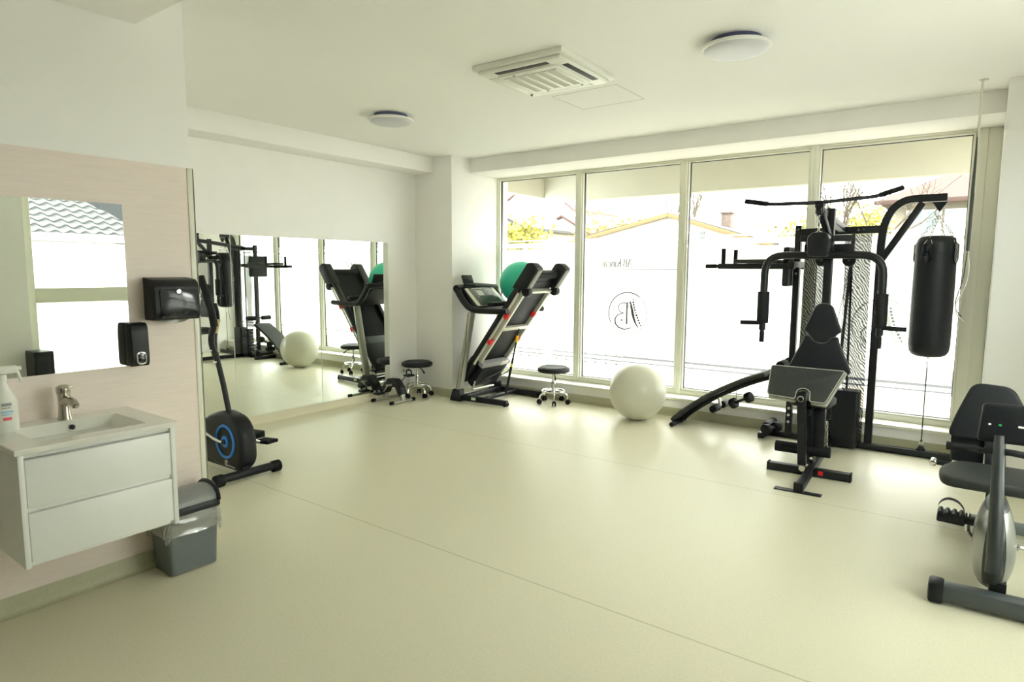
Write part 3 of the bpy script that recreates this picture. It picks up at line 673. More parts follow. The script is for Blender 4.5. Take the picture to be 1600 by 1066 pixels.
# ---- wheeled stools
def make_stool(loc, label):
    t = thing('rolling_stool', label, 'stool', loc, 0, 'round rolling stools', local=True)
    B().lathe([(0, .352), (.16, .352), (.172, .358), (.178, .372), (.178, .384), (.170, .398), (.15, .405), (.10, .400), (.06, .396), (0, .396)], T(0, 0, 0), 40).build('seat', LEATHER, t)
    B().torus((0, 0, .405), .148, .004, None, 40).build('seat_piping', BLACK, t)
    st = B().cyl((0, 0, .20), (0, 0, .345), .016).cyl((0, 0, .12), (0, 0, .255), .024, bev=.003).cyl((0, 0, .25), (0, 0, .258), .027, bev=.002).cyl((0, 0, .335), (0, 0, .352), .05).build('column', CHROME, t)
    B().tube([(.02, -.02, .345), (.065, -.075, .318), (.09, -.105, .285)], [.005, .006, .010], 8).build('height_lever', BLACK, t)
    B().torus((0, 0, .140), .125, .008, None, 40).build('foot_ring', CHROME, t)
    for k in range(5):
        a = 2*PI*k/5+.3; d = V((math.cos(a), math.sin(a), 0)); q = V((-d.y, d.x, 0))
        leg = B().tube([d*.02+V((0, 0, .135)), d*.11+V((0, 0, .128)), d*.155+V((0, 0, .10)), d*.165+V((0, 0, .058))], [.014, .012, .011, .009], 10, fil=.03).build('leg', CHROME, t)
        p = d*.165+V((0, 0, .026))
        B().cyl(p-q*.022, p-q*.006, .025, bev=.004).cyl(p+q*.006, p+q*.022, .025, bev=.004).box(p+V((0, 0, .018)), (.022, .03, .024), Matrix.Rotation(a, 3, 'Z'), .004).build('caster', RUBBER, leg)
    return t
st = make_stool((-3.72, 5.80, 0), 'black round rolling stool in front of the window, right of the treadmill')
dup(st, (-5.185, 5.17, 0), .7, 'black round rolling stool in the corner, left of the treadmill')

# ---- balls
o = B().sphere((-2.655, 5.665, .275), .275, seg=64).build('exercise_ball', WBALL, None, smooth=180, loc=(-2.655, 5.665, 0)); tag(o, 'large pearl white exercise ball on the floor before the window', 'exercise ball')
g = thing('exercise_ball', 'teal green exercise ball perched behind the folded treadmill', 'exercise ball', (-4.275, 5.945, 1.07))
B().sphere((-4.275, 5.945, 1.315), .245, seg=64).build('ball_skin', GREENB, g, smooth=180)

# ---- mini pedal exerciser
mp = thing('pedal_exerciser', 'small grey and black pedal exerciser on the floor against the mirror', 'pedal exerciser', (-5.2, 4.82, 0))
for xx, ya, yb in [(-5.05, 4.645, 4.965), (-5.335, 4.64, 5.03)]:
    B().cyl((xx, ya, .017), (xx, yb, .017), .014).build('floor_bar', SILVER, mp)
    for yy in (ya, yb): B().cyl((xx, yy-.022, .019), (xx, yy+.022, .019), .019, bev=.003).build('end_cap', RUBBER, mp)
    B().beam((xx, 4.815, .02), (xx+(-.02 if xx > -5.2 else .02), 4.815, .135), .055, .03).build('upright', SILVER, mp)
B().prism(rpoly([(-.165, .10), (-.14, .17), (-.06, .255), (.06, .255), (.14, .17), (.165, .10), (.10, .08), (.055, .165), (-.055, .165), (-.10, .08)], .02), fr((-5.19, 4.855, 0), (1, 0, 0), (0, 0, 1)), .085, .008).build('arched_housing', BLACK, mp)
B().cyl((-5.19, 4.70, .19), (-5.19, 4.93, .19), .012).beam((-5.19, 4.72, .19), (-5.27, 4.72, .10), .02, .01).beam((-5.19, 4.91, .19), (-5.11, 4.91, .275), .02, .01).build('crank', SILVER, mp)
for px, py, pz in [(-5.27, 4.665, .10), (-5.11, 4.965, .278)]:
    p = B().box((px, py, pz), (.085, .10, .022), None, .005).build('pedal', BLACK, mp)
    B().tube([(px-.04, py, pz+.01), (px-.04, py, pz+.05), (px, py, pz+.068), (px+.04, py, pz+.05), (px+.04, py, pz+.01)], .008, 6, fil=.03).build('strap', RUBBER, p)

# ================================================================ cross trainer at the left
ct = thing('cross_trainer', 'black cross trainer with a blue ringed flywheel housing beside the washstand wall', 'cross trainer', (-4.1, 2.35, 0))
B().cyl((-4.015, 2.135, .048), (-4.015, 2.575, .048), .029, seg=20).build('front_stabiliser', BMETAL, ct)
for yy in (2.14, 2.565): B().cyl((-4.015, yy-.032, .042), (-4.015, yy+.032, .042), .041, bev=.008).build('end_cap', RUBBER, ct)
B().cyl((-5.0, 2.12, .048), (-5.0, 2.58, .048), .029, seg=20).build('rear_stabiliser', BMETAL, ct)
B().beam((-4.95, 2.35, .07), (-4.02, 2.35, .075), .05, .06).build('main_beam', BMETAL, ct)
po = rpoly([(-4.56, .11), (-4.30, .055), (-4.06, .05), (-3.985, .13), (-3.99, .33), (-4.07, .43), (-4.25, .462), (-4.46, .40), (-4.60, .27)], .07, 6)
B().prism(po, fr((0, 2.42, 0), (1, 0, 0), (0, 0, 1)), .13, .035, 4).build('flywheel_housing', BLACK, ct, smooth=45)
DC = (-4.185, 2.288, .252)
Mring = fr((0, 0, 0), (1, 0, 0), (0, 0, 1))
B().torus((DC[0], DC[1], DC[2]), .112, .010, Mring, 40).build('blue_ring', BLUE, ct)
B().cyl((DC[0], DC[1]-.006, DC[2]), (DC[0], DC[1]+.004, DC[2]), .042, bev=.003).build('blue_hub', BLUE, ct)
B().cyl((DC[0], DC[1]-.014, DC[2]), (DC[0], DC[1]-.004, DC[2]), .018).build('hub_cap', BLACK, ct)
cr = B().tube([(DC[0], DC[1]-.02, DC[2]), (DC[0]-.09, DC[1]-.035, DC[2]+.012), (DC[0]-.215, DC[1]-.045, DC[2]+.055)], .010, 10, fil=.04).build('crank_arm', CHROME, ct)
pdl = B().box((DC[0]-.235, DC[1]-.10, DC[2]+.052), (.10, .095, .026), (0, .1, 0), .006).build('pedal', RUBBER, ct)
B().tube([(-4.185, 2.41, .252), (-4.18, 2.47, .235), (-4.19, 2.55, .195)], .010, 10, fil=.04).build('crank_arm', CHROME, ct)
B().box((-4.185, 2.605, .190), (.14, .10, .026), (0, -.05, .15), .006).box((-4.33, 2.59, .222), (.16, .09, .05), (0, -.05, .1), .008).build('pedal', RUBBER, ct)
lg = B(); Ml = fr((-4.20, 2.2885, .100), (1, 0, 0), (0, 0, 1))
lg.ribbon([(.020+.020*math.cos(a), .018*math.sin(a)) for a in [R(q) for q in range(20, 330, 15)]], .006, Ml).ribbon([(.02+.008*math.cos(a), .008*math.sin(a)) for a in [R(q) for q in range(0, 361, 30)]], .005, Ml).ribbon([(.04, -.012), (.13, -.018)], .006, Ml)
lg.build('printed_mark', TEXTW, ct, smooth=0)
# mast with the curved grip
mast = [(-4.225, 2.35, .44), (-4.27, 2.345, .62), (-4.34, 2.335, .86)]
B().tube(mast, .019, 14).build('mast', BMETAL, ct)
grip = [(-4.335, 2.335, .83), (-4.385, 2.33, .915), (-4.375, 2.325, .985), (-4.315, 2.32, 1.05), (-4.33, 2.315, 1.14), (-4.395, 2.31, 1.29), (-4.44, 2.305, 1.40)]
B().tube(grip, [.021, .021, .022, .023, .023, .022, .021], 14, fil=.05).build('swing_handle', BMETAL, ct)
B().tube(grip[3:], [.026, .026, .025, .024], 14, fil=.05).build('foam_grip', RUBBER, ct)
for z_, x_ in [(.80, -4.312), (.875, -4.362)]: B().cyl((x_, 2.305, z_), (x_, 2.318, z_), .011, seg=8).build('bolt', CHROME, ct)
hb = B().tube([(-4.36, 2.35, .80), (-4.47, 2.40, .86), (-4.50, 2.42, .98), (-4.46, 2.43, 1.10), (-4.50, 2.43, 1.20)], .016, 12, fil=.06).build('fixed_handle', BMETAL, ct)
B().tube([(-4.492, 2.418, .99), (-4.462, 2.428, 1.09)], .019, 12).build('pulse_grip', mat('pulse_plate', (.62, .50, .30), .3, metal=.7, noise=.05), hb)

# ================================================================ folded treadmill
tm = thing('treadmill', 'folded upright black and silver treadmill standing in the corner by the window', 'treadmill', (-4.45, 5.6, 0))
YN, YFAR = 5.27, 5.935                      # near and far upright lines
yn = lambda x: 5.25 + (x+4.65)*.11          # near rail runs slightly askew
for near in (True, False):
    ya = 5.262 if near else 5.945; yb = 5.325 if near else 5.965
    B().beam((-4.66, ya, .045), (-4.0, yb, .040), .05, .06, bev=.006).build('base_rail', BMETAL, tm)
    B().cyl((-4.02, yb-.03, .027), (-4.02, yb+.03, .027), .025, bev=.004).build('rail_wheel', RUBBER, tm)
    u0, u1 = V((-4.635, ya, .06)), V((-4.445, ya+.01, 1.0))
    B().beam(u0, u1, .045, .085, up=(0, 1, 0), bev=.008).build('upright', SILVER, tm)
    B().prism(rpoly([(-.075, 0), (.085, 0), (.070, .135), (-.028, .135)], .015), fr((-4.655, ya+.04, .003), (1, 0, 0), (0, 0, 1)), .085, .01, 3).build('upright_boot', BLACK, tm)
    B().tube([(-4.60, ya-.03, .14), (-4.50, ya-.035, .60), (-4.47, ya-.03, .98)], .005, 6).build('wire', CABLE, tm)
B().bb((-4.60, 5.26, .025), (-4.54, 5.95, .075), .006).bb((-4.35, 5.29, .03), (-4.31, 5.95, .065), .005).build('base_crossbar', BMETAL, tm)
B().box((-4.41, 5.252, .050), (.055, .004, .028), (0, 0, .095), .001).build('floor_label', mat('label_green', (.55, .68, .40), .5, noise=.05), tm)
# deck: t runs up the folded deck, n points out of its underside
t_ = V((.600, 0, .800)); n_ = V((.800, 0, -.600)); D0 = V((-4.63, 0, .165))
def dp(s, q, y): p = D0 + t_*s + n_*q; return V((p.x, y, p.z))
DN, DF = 5.375, 5.905
Md = fr((0, 0, 0), (0, 1, 0), t_)           # x across, y up the deck, z out of ... towards underside or top
Md3 = Md.to_3x3()
def dbox(b, s0, s1, q0, q1, ya, yb, bev=.004):
    c = dp((s0+s1)/2, (q0+q1)/2, (ya+yb)/2); M = Matrix((( 0, t_.x, n_.x), (1, 0, 0), (0, t_.z, n_.z)))
    return b.box(c, (abs(yb-ya), s1-s0, abs(q1-q0)), M, bev)
dbox(B(), .36, 1.58, -.055, -.035, DN+.03, DF-.03).build('running_deck', BLACK, tm)
dbox(B(), .30, 1.50, -.062, -.056, DN+.035, DF-.035).build('running_belt', RUBBER, tm)
dbox(B(), .40, 1.44, -.034, -.028, DN+.05, DF-.05).build('belt_underside', LEATHER, tm)
for near in (True, False):
    y0_, y1_ = (DN-.035, DN+.035) if near else (DF-.035, DF+.035)
    b = B(); dbox(b, .10, 1.36, -.105, -.045, y0_, y1_, .012); b.build('foot_rail', BLACK, tm)
    yi = (DN+.012, DN+.047) if near else (DF-.047, DF-.012)
    b = B(); dbox(b, .34, 1.34, -.045, .012, yi[0], yi[1], .003); b.build('frame_rail', SILVERL, tm)
    yo = (DN-.045, DN-.032) if near else (DF+.032, DF+.045)
    b = B(); dbox(b, .30, 1.30, -.035, -.012, yo[0], yo[1], .003); b.build('side_strip', SILVERL, tm)
    # red rubber cushions
    for s_ in (.64, 1.00):
        yy = DN-.02 if near else DF-.05
        B().cyl(dp(s_-.03, -.012, yy), dp(s_+.03, -.012, yy), .031, bev=.01).build('red_cushion', RED, tm)
    # rear end cap with wheel foot
    yc0, yc1 = (DN-.055, DN+.055) if near else (DF-.055, DF+.055)
    b = B(); b.prism(rpoly([(1.30, -.115), (1.62, -.115), (1.66, -.07), (1.655, .025), (1.40, .035), (1.36, -.03)], .02), fr(D0*1.0+V((0, yc1, 0)), t_, n_) , -(yc1-yc0) if fr((0,0,0), t_, n_).col[2].y > 0 else (yc1-yc0), .010, 3); b.build('end_cap', BLACK, tm)
    b = B(); dbox(b, 1.40, 1.64, .03, .038, yc0+.018, yc1-.018, .003); b.build('end_cap_plate', mat('cap_grey', (.22, .21, .19), .4, noise=.05), tm)
    w_ = B().cyl(dp(1.36, .035, yc0+.02), dp(1.36, .035, yc1-.02), .050, bev=.012).build('transport_wheel', BLACK, tm)
    B().torus(dp(1.36, .035, yc1-.012), .026, .007, fr((0, 0, 0), (1, 0, 0), (0, 0, 1))).build('wheel_ring', SILVER, w_)
B().cyl(dp(1.52, -.05, DN+.05), dp(1.52, -.05, DF-.05), .042).build('rear_roller', RUBBER, tm)
b = B(); dbox(b, 1.325, 1.352, -.03, .022, DN+.03, DF-.03, .003); b.build('crossbar', SILVERL, tm)
b = B(); dbox(b, .80, .845, -.025, .012, DN+.02, DF-.02, .003); b.build('crossbar', SILVERL, tm)
# motor hood and belly pan
b = B(); dbox(b, .0, .36, -.125, -.03, DN-.03, DF+.03, .03); b.build('motor_hood', BLACK, tm)
b = B(); dbox(b, .34, .46, -.12, -.06, DN+.03, DF-.03, .02); b.build('hood_lip', mat('hood_grey', (.14, .14, .145), .45, noise=.05), tm)
b = B(); dbox(b, .0, .30, -.03, .05, DN+.06, DF-.01, .012); b.build('belly_pan', BLACK, tm)
b = B(); dbox(b, .295, .345, -.02, .055, DN+.02, DF-.0, .004); b.build('belly_bracket', mat('bracket_grey', (.30, .29, .30), .45, noise=.05), tm)
b = B(); dbox(b, .30, .36, .055, .058, DF-.18, DF-.06, .001); b.build('paper_label', PAPER, tm)
B().tube([dp(-.02, .07, DN+.08), dp(-.02, .075, DF-.08)], .012, 10).tube([dp(.10, .06, DN+.04), dp(-.02, .075, DN+.06)], .010, 8).build('axle_bar', SILVERL, tm)
B().tube([dp(.02, .055, DN+.14), dp(.12, .06, DN+.25), dp(.16, .056, DN+.42), dp(.26, .058, DN+.46)], .007, 8, fil=.05).tube([dp(.10, .052, DF-.04), dp(.22, .10, DF+.02), dp(.34, .07, DF+.02)], .006, 8, fil=.05).build('motor_cable', CABLE, tm)
# lift strut
s0, s1 = V((-4.30, 5.70, .06)), dp(.83, .03, 5.68)
B().cyl(s0, s0+(s1-s0)*.55, .014, seg=12).cyl(s0+(s1-s0)*.5, s1, .009, seg=12).build('gas_strut', BMETAL, tm)
for f0, f1 in [(.42, .47), (.80, .90)]: B().cyl(s0+(s1-s0)*f0, s0+(s1-s0)*f1, .0155, seg=12).build('strut_sticker', YELLOW, tm)
# console between the uprights
for near in (True, False):
    y_ = 5.275 if near else 5.935
    pts = [(-4.66, y_, 1.245), (-4.585, y_, 1.135), (-4.49, y_, 1.045), (-4.38, y_, 1.02), (-4.14, y_, 1.022), (-3.965, y_, 1.030)]
    B().tube(pts, [.038, .040, .040, .036, .030, .030], 12, fil=.05, sq=(0, 1, 0)).build('handrail', BLACK, tm)
B().tube([(-4.655, 5.25, 1.25), (-4.665, 5.6, 1.27), (-4.655, 5.96, 1.25)], .042, 12).build('rear_crossbar', BLACK, tm)
cm = fr((-4.515, 5.605, 1.155), (0, 1, 0), (-.74, 0, .67))
B().prism(rpoly([(-.30, -.155), (.30, -.155), (.275, .17), (-.275, .17)], .03), cm, -.07, .012, 3).build('console_body', BLACK, tm)
B().prism(rpoly([(-.275, -.135), (.275, -.135), (.255, .16), (-.255, .16)], .03), cm @ T(0, 0, -.004), .010, .003).build('console_trim', SILVERL, tm)
cf = B().prism(rpoly([(-.215, -.130), (.215, -.130), (.205, .155), (-.205, .155)], .02), cm @ T(0, 0, .003), .006, .002).build('console_face', CONS, tm)
B().prism([(-.11, .02), (-.01, .02), (-.01, .10), (-.11, .10)], cm @ T(0, 0, .009), .001).build('display', SCREEN, cf)
b = B()
for k in range(4): b.prism([(-.14+.006, .0+k*.03), (-.125, k*.03), (-.125, .012+k*.03), (-.134, .012+k*.03)], cm @ T(0, 0, .009), .001)
b.prism([(-.15, .125), (.03, .125), (.03, .135), (-.15, .135)], cm @ T(0, 0, .009), .001); b.build('printed_line', TEXTW, cf)
B().prism(rpoly([(-.29, -.24), (.29, -.24), (.29, -.15), (-.29, -.15)], .03), fr((-4.43, 5.605, 1.115), (0, 1, 0), (-1, 0, 0)), -.05, .01).build('console_tray', BLACK, tm)
hm = fr((-4.665, 5.45, 1.345), (0, 1, 0), (-.35, 0, .94))
B().prism(rpoly([(-.085, -.055), (.085, -.055), (.085, .055), (-.085, .055)], .015), hm, .018, .004).prism(rpoly([(-.085, -.075), (.085, -.075), (.085, -.05), (-.085, -.05)], .008), hm, .035, .004).build('tablet_holder', BLACK, tm)

# ================================================================ multi gym
gy = thing('multi_gym', 'black multi gym tower with press arms, dip station and weight stack before the right window', 'multi gym', (-.95, 5.4, 0))
YB = 5.85
B().beam((-1.46, 5.83, .03), (-.10, 5.86, .03), .055, .05).build('base_beam', BMETAL, gy)
B().beam((-1.475, 5.655, .03), (-1.475, 6.02, .03), .05, .05).build('side_foot', BMETAL, gy)
B().beam((-.885, 4.39, .035), (-.955, 5.84, .035), .05, .055).build('main_stretcher', BMETAL, gy)
B().beam((-1.185, 4.82, .03), (-.650, 4.845, .03), .06, .055).build('cross_foot', BMETAL, gy)
B().box((-.895, 4.405, .004), (.29, .055, .006), (0, 0, .02), .001).build('toe_plate', BMETAL, gy)
b = B().box((-.893, 4.400, .036), (.052, .03, .058), (0, 0, .02), .002); b.build('end_plug', RUBBER, gy)
for x, y in [(-1.188, 4.82), (-.648, 4.845)]: B().box((x, y, .032), (.012, .064, .06), None, .002).build('end_plug', RUBBER, gy)
B().box((-.834, 4.808, .034), (.032, .004, .030), (0, 0, .05), .0005).build('safety_sticker', RED, gy)
# columns
B().beam((-1.29, 5.84, .05), (-1.29, 5.84, 1.845), .05, .055).build('left_column', BMETAL, gy)
B().tube([(-.675, YB, .05), (-.675, YB, 1.70), (-.660, YB, 1.84), (-.615, YB, 1.95), (-.53, YB, 2.012), (-.44, YB, 2.018), (-.262, YB, 2.018)], .039, 4, fil=.06, sq=(0, 1, 0)).build('bag_arm', BMETAL, gy)
B().beam((-.665, YB, 1.555), (-.415, YB, 1.985), .042, .05).build('arm_brace', BMETAL, gy)
B().prism([(-.05, 0), (.05, 0), (0, -.075)], fr((-.305, YB+.02, 1.985), (1, 0, 0), (0, 0, 1)), .04, .002).build('bag_bracket', BMETAL, gy)
B().beam((-1.31, 5.85, 1.785), (-.66, 5.85, 1.795), .05, .06).build('top_beam', BMETAL, gy)
B().beam((-.945, 5.27, .05), (-.945, 5.27, 1.925), .055, .06).build('front_column', BMETAL, gy)
B().beam((-.955, 5.86, 1.80), (-.985, 5.03, 1.90), .05, .055).build('lat_beam', BMETAL, gy)
B().beam((-.945, 5.24, 1.70), (-.975, 5.06, 1.88), .04, .045).build('lat_brace', BMETAL, gy)
B().cyl((-.999, 5.045, 1.905), (-.965, 5.045, 1.905), .052, bev=.006).box((-.982, 5.045, 1.935), (.055, .08, .05), None, .006).build('lat_pulley', BLACK, gy)
for x, z in [(-1.05, 1.79), (-.80, 1.795), (-.84, 1.793)]: B().cyl((x, 5.815, z), (x, 5.825, z), .012, seg=6).build('bolt', CHROME, gy)
for x, y, z in [(-1.29, 5.805, 1.81), (-1.29, 5.805, 1.44), (-1.29, 5.805, 1.62), (-.675, 5.815, 1.30), (-.675, 5.815, 1.265)]: B().cyl((x, y, z), (x, y+.012, z), .011, seg=6).build('bolt', CHROME, gy)
b = B()
for z in (.62, .56, .50, .27, .21, .15): b.cyl((-1.29, 5.808, z), (-1.29, 5.814, z), .012, seg=12)
b.build('adjusting_holes', SILVERL, gy)
# press arm
pv = V((-.985, 5.10, 1.64))
B().prism(rpoly([(-.065, -.075), (.065, -.075), (.075, .06), (.045, .10), (-.045, .10), (-.075, .06)], .02), fr((pv.x, pv.y+.05, pv.z), (1, 0, 0), (0, 0, 1)), .10, .008).build('pivot_block', BLACK, gy)
B().beam((-1.15, 5.26, 1.705), (-.78, 5.30, 1.705), .045, .045).beam((-1.13, 5.33, 1.635), (-.79, 5.36, 1.635), .05, .06).build('pivot_frame', BMETAL, gy)
B().beam((-.985, 5.12, 1.66), (-.945, 5.27, 1.66), .05, .05).build('pivot_link', BMETAL, gy)
arch = [(-1.372, 5.155, 1.30), (-1.372, 5.155, 1.578), (-.580, 5.225, 1.578), (-.578, 5.235, 1.28)]
B().tube(arch, .028, 14, fil=.26).build('press_arm', BMETAL, gy)
for x, y, sgn in [(-1.372, 5.155, -1), (-.578, 5.235, 1)]:
    B().cyl((x, y, 1.27), (x, y, .915), .016).cyl((x, y, 1.06), (x, y, 1.00), .024).build('handle_stem', BMETAL, gy)
    B().cyl((x, y, 1.30), (x, y, 1.055), .043, bev=.003).build('roller_pad', RUBBER, gy)
    B().cyl((x, y, .985), (x, y, .905), .018, bev=.002).cyl((x, y, 1.055), (x+sgn*.165, y-.005, 1.052), .0165).build('hand_grip', RUBBER, gy)
def chain(b, p0, p1, n, L=.03, r=.0032):
    p0, p1 = V(p0), V(p1); d = (p1-p0).normalized(); a = d.orthogonal().normalized(); c_ = d.cross(a)
    for k in range(n):
        c0 = p0+(p1-p0)*(k+.5)/n; s = a if k % 2 else c_; h = (p1-p0).length/n*.62; w_ = h*.52
        pts = [c0+d*(h*math.cos(q))+s*(w_*math.sin(q)) for q in [2*PI*i/10 for i in range(10)]]
        b.tube(pts, r, 5, closed=True)
    return b
chain(B(), (-.985, 5.03, 1.87), (-.985, 5.06, 1.735), 6).build('lat_chain', CHROME, gy)
B().torus((-.985, 5.065, 1.72), .028, .004, fr((0, 0, 0), (1, 0, 0), (0, 0, 1))).build('snap_ring', CHROME, gy)
for x, y, z in [(-1.01, 5.36, 1.545), (-.84, 5.47, 1.545)]:
    p = B().cyl((x, y, z), (x, y+.025, z), .048, bev=.005).build('pulley', BLACK, gy)
    B().cyl((x, y-.004, z), (x, y+.002, z), .010).build('axle', CHROME, p)
b = B()
for a, q in [((-.865, 5.48, 1.53), (-.88, 5.60, .62)), ((-.83, 5.48, 1.53), (-.90, 5.40, .95)), ((-.985, 5.05, 1.87), (-.985, 5.2, 1.55))]: b.cyl(a, q, .003, seg=6)
b.build('cable', CABLE, gy)
# weight stack, guide rods and mesh covers
for k in range(9):
    z = .03+k*.05; B().bb((-1.115, 5.745, z), (-.955, 5.87, z+.046), .004).build('weight_plate', BLACK, gy)
B().prism(rpoly([(-.945, 5.73), (-.745, 5.73), (-.745, 5.88), (-.945, 5.88)], .03), T(0, 0, .02), .47, .012).build('stack_cover', BLACK, gy)
B().cyl((-1.035, 5.80, .48), (-1.035, 5.80, 1.76), .010).cyl((-.915, 5.77, .48), (-.865, 5.80, 1.77), .012).build('guide_rod', CHROME if False else BMETAL, gy)
def sheet(x0, x1, xb0, xb1, y, z0, z1, am):
    rows = []
    for j in range(31):
        t = j/30; z = z1+(z0-z1)*t; rows.append([((x0+(xb0-x0)*t)*(1-u)+(x1+(xb1-x1)*t)*u, y + am*math.sin(u*9+t*7) + am*.6*math.sin(t*15+u*3), z) for u in [k/10 for k in range(11)]])
    b = B().grid(rows); return b
sheet(-1.225, -1.05, -1.225, -1.05, 5.80, .50, 1.74, .010).build('mesh_cover', SHROUD, gy, smooth=80)
sheet(-.93, -.735, -.865, -.715, 5.79, .06, 1.755, .012).build('mesh_cover', SHROUD, gy, smooth=80)
B().cyl((-.845, 5.78, .5), (-.872, 5.79, 1.76), .009).build('cover_edge_rod', BMETAL, gy)
# seat, backrest and preacher curl pad
ub = [(-.055, 0), (.055, 0), (.075, .035), (.105, .075), (.128, .090), (.060, .270), (.030, .295), (-.030, .295), (-.060, .270), (-.128, .090), (-.105, .075), (-.075, .035)]
Mb = fr((-.940, 5.185, .925), (1, 0, 0), (0, .05, 1))
pd_ = B().prism(rpoly(ub, .012, 4), Mb @ T(0, 0, -.02), .05, .012, 3).build('upper_back_pad', LEATHER, gy)
lb = [(-.205, 0), (.195, 0), (.212, .025), (.120, .235), (.112, .275), (.070, .272), (.052, .238), (0, .220), (-.052, .238), (-.075, .272), (-.112, .280), (-.125, .235), (-.215, .030)]
Mc = fr((-.945, 5.170, .700), (1, 0, 0), (0, .06, 1))
B().prism(rpoly(lb, .014, 4), Mc @ T(0, 0, -.02), .05, .012, 3).build('lower_back_pad', LEATHER, gy)
b = B()
for poly, M in ((ub, Mb), (lb, Mc)):
    b.tube([M @ V((x, y, .026)) for x, y in rpoly(poly, .014, 4)], .0035, 6, closed=True)
b.build('pad_piping', mat('pad_piping_dark', (.10, .105, .10), .4, noise=.05), gy)
B().beam((-.945, 5.235, .65), (-.945, 5.235, 1.12), .08, .012).build('pad_bracket', BMETAL, gy)
B().prism(rpoly([(-.13, -.16), (.13, -.16), (.15, .08), (.08, .16), (-.08, .16), (-.15, .08)], .05), fr((-.95, 5.04, .485), (1, 0, 0), (0, 1, .03)), .050, .015, 3).build('seat_pad', LEATHER, gy)
B().beam((-.945, 5.25, .455), (-.955, 4.85, .45), .05, .05).build('seat_beam', BMETAL, gy)
B().beam((-.95, 4.90, .46), (-.93, 4.97, .05), .05, .05).build('seat_post', BMETAL, gy)
pp = [(-.245, .225), (.240, .225), (.150, -.005), (.135, -.020), (.045, -.018), (.040, .052), (.012, .072), (-.022, .072), (-.048, .052), (-.054, -.010), (-.235, 0), (-.245, .02)]
Mp = fr((-.970, 4.800, .555), (1, 0, 0), (0, .42, .91))
B().prism(rpoly(pp, .014, 4), Mp @ T(0, 0, -.03), .055, .012, 3).build('curl_pad', LEATHER2, gy)
b = B(); b.tube([Mp @ V((x, y, .021)) for x, y in rpoly(pp, .014, 4)], .004, 6, closed=True)
pf = [Mp @ V((x, y, 0)) for x, y in rpoly(pp, .014, 4)]
b.build('curl_pad_piping', PIPING, gy)
B().prism(rpoly([(-.243, -.014), (-.06, -.022), (-.05, .045), (-.022, .064), (.012, .064), (.040, .045), (.048, -.028), (.146, -.032), (.247, .228), (-.250, .228)], .008), Mp @ T(0, 0, -.052), .040, .004).build('curl_pad_board', PIPING, gy)
B().beam((-.962, 4.835, .07), (-.985, 4.80, .60), .055, .05, bev=.004).build('curl_post', BMETAL, gy)
cp = B().cyl((-.982, 4.765, .560), (-.982, 4.80, .560), .026, bev=.004).build('post_knob', BLACK, gy)
B().torus((-.982, 4.763, .560), .018, .003, fr((0, 0, 0), (1, 0, 0), (0, 0, 1))).build('knob_ring', CHROME, cp)
B().cyl((-.955, 4.795, .05), (-.955, 4.803, .05), .022, seg=16).cyl((-.90, 4.81, .13), (-.90, 4.82, .13), .012, seg=8).build('bolt', CHROME, gy)
# leg developer
B().beam((-.885, 4.95, .47), (-.880, 4.95, .12), .075, .05).build('leg_lever', BMETAL, gy)
B().cyl((-1.175, 4.93, .155), (-.80, 4.955, .155), .040, bev=.006).build('leg_roller', RUBBER, gy)
chain(B(), (-.845, 5.0, .37), (-.835, 5.0, .13), 9, r=.0036).build('lever_chain', CHROME, gy)
# dip and leg raise station on the left column
B().prism(rpoly([(-.155, -.165), (.155, -.165), (.150, .165), (-.150, .165)], .025), fr((-1.325, 5.845, 1.497), (0, 1, 0), (0, 0, 1)), -.05, .012, 3).build('dip_back_pad', LEATHER, gy)
B().beam((-1.285, 5.60, 1.515), (-1.285, 6.05, 1.515), .05, .05).build('dip_crossbar', BMETAL, gy)
for y in (5.66, 6.00):
    B().beam((-1.27, y, 1.500), (-1.905, y+.005, 1.500), .042, .046).cyl((-1.90, y+.005, 1.500), (-2.02, y+.006, 1.500), .015).build('dip_arm', BMETAL, gy)
    B().bb((-1.76, y-.05, 1.525), (-1.42, y+.05, 1.560), .012, 3).build('forearm_pad', LEATHER2, gy)
    B().cyl((-1.865, y+.005, 1.515), (-1.865, y+.005, 1.655), .018, bev=.002).cyl((-1.925, y+.005, 1.50), (-2.02, y+.006, 1.50), .0185, bev=.002).build('hand_grip', RUBBER, gy)
for y0_, y1_ in [(5.62, 5.79), (5.89, 6.04)]: B().cyl((-1.335, y0_, .665), (-1.335, y1_, .665), .036, bev=.005).build('foot_roller', RUBBER, gy)
B().cyl((-1.335, 5.62, .665), (-1.335, 6.04, .665), .012).build('roller_rod', BMETAL, gy)
B().beam((-1.29, 5.84, .54), (-1.49, 5.84, .52), .05, .045).build('bench_hook', BMETAL, gy)
B().cyl((-1.452, 5.74, .10), (-1.452, 5.98, .10), .036, bev=.004).build('floor_roller', RUBBER, gy)
# lat bar
lt = thing('lat_pulldown_bar', 'long black bar with drooping ends hooked on top of the multi gym', 'lat bar', (-.98, 5.045, 1.94))
B().tube([(-1.452, 4.835, 1.968), (-1.285, 4.905, 1.942), (-.98, 5.045, 1.950), (-.655, 5.195, 1.986), (-.497, 5.272, 2.045)], .0135, 12, fil=.04).build('bar', BMETAL, lt)
B().tube([(-1.452, 4.835, 1.968), (-1.305, 4.897, 1.945)], .0185, 12).build('end_grip', RUBBER, lt)
B().tube([(-.63, 5.207, 1.995), (-.497, 5.272, 2.045)], .0185, 12).build('end_grip', RUBBER, lt)

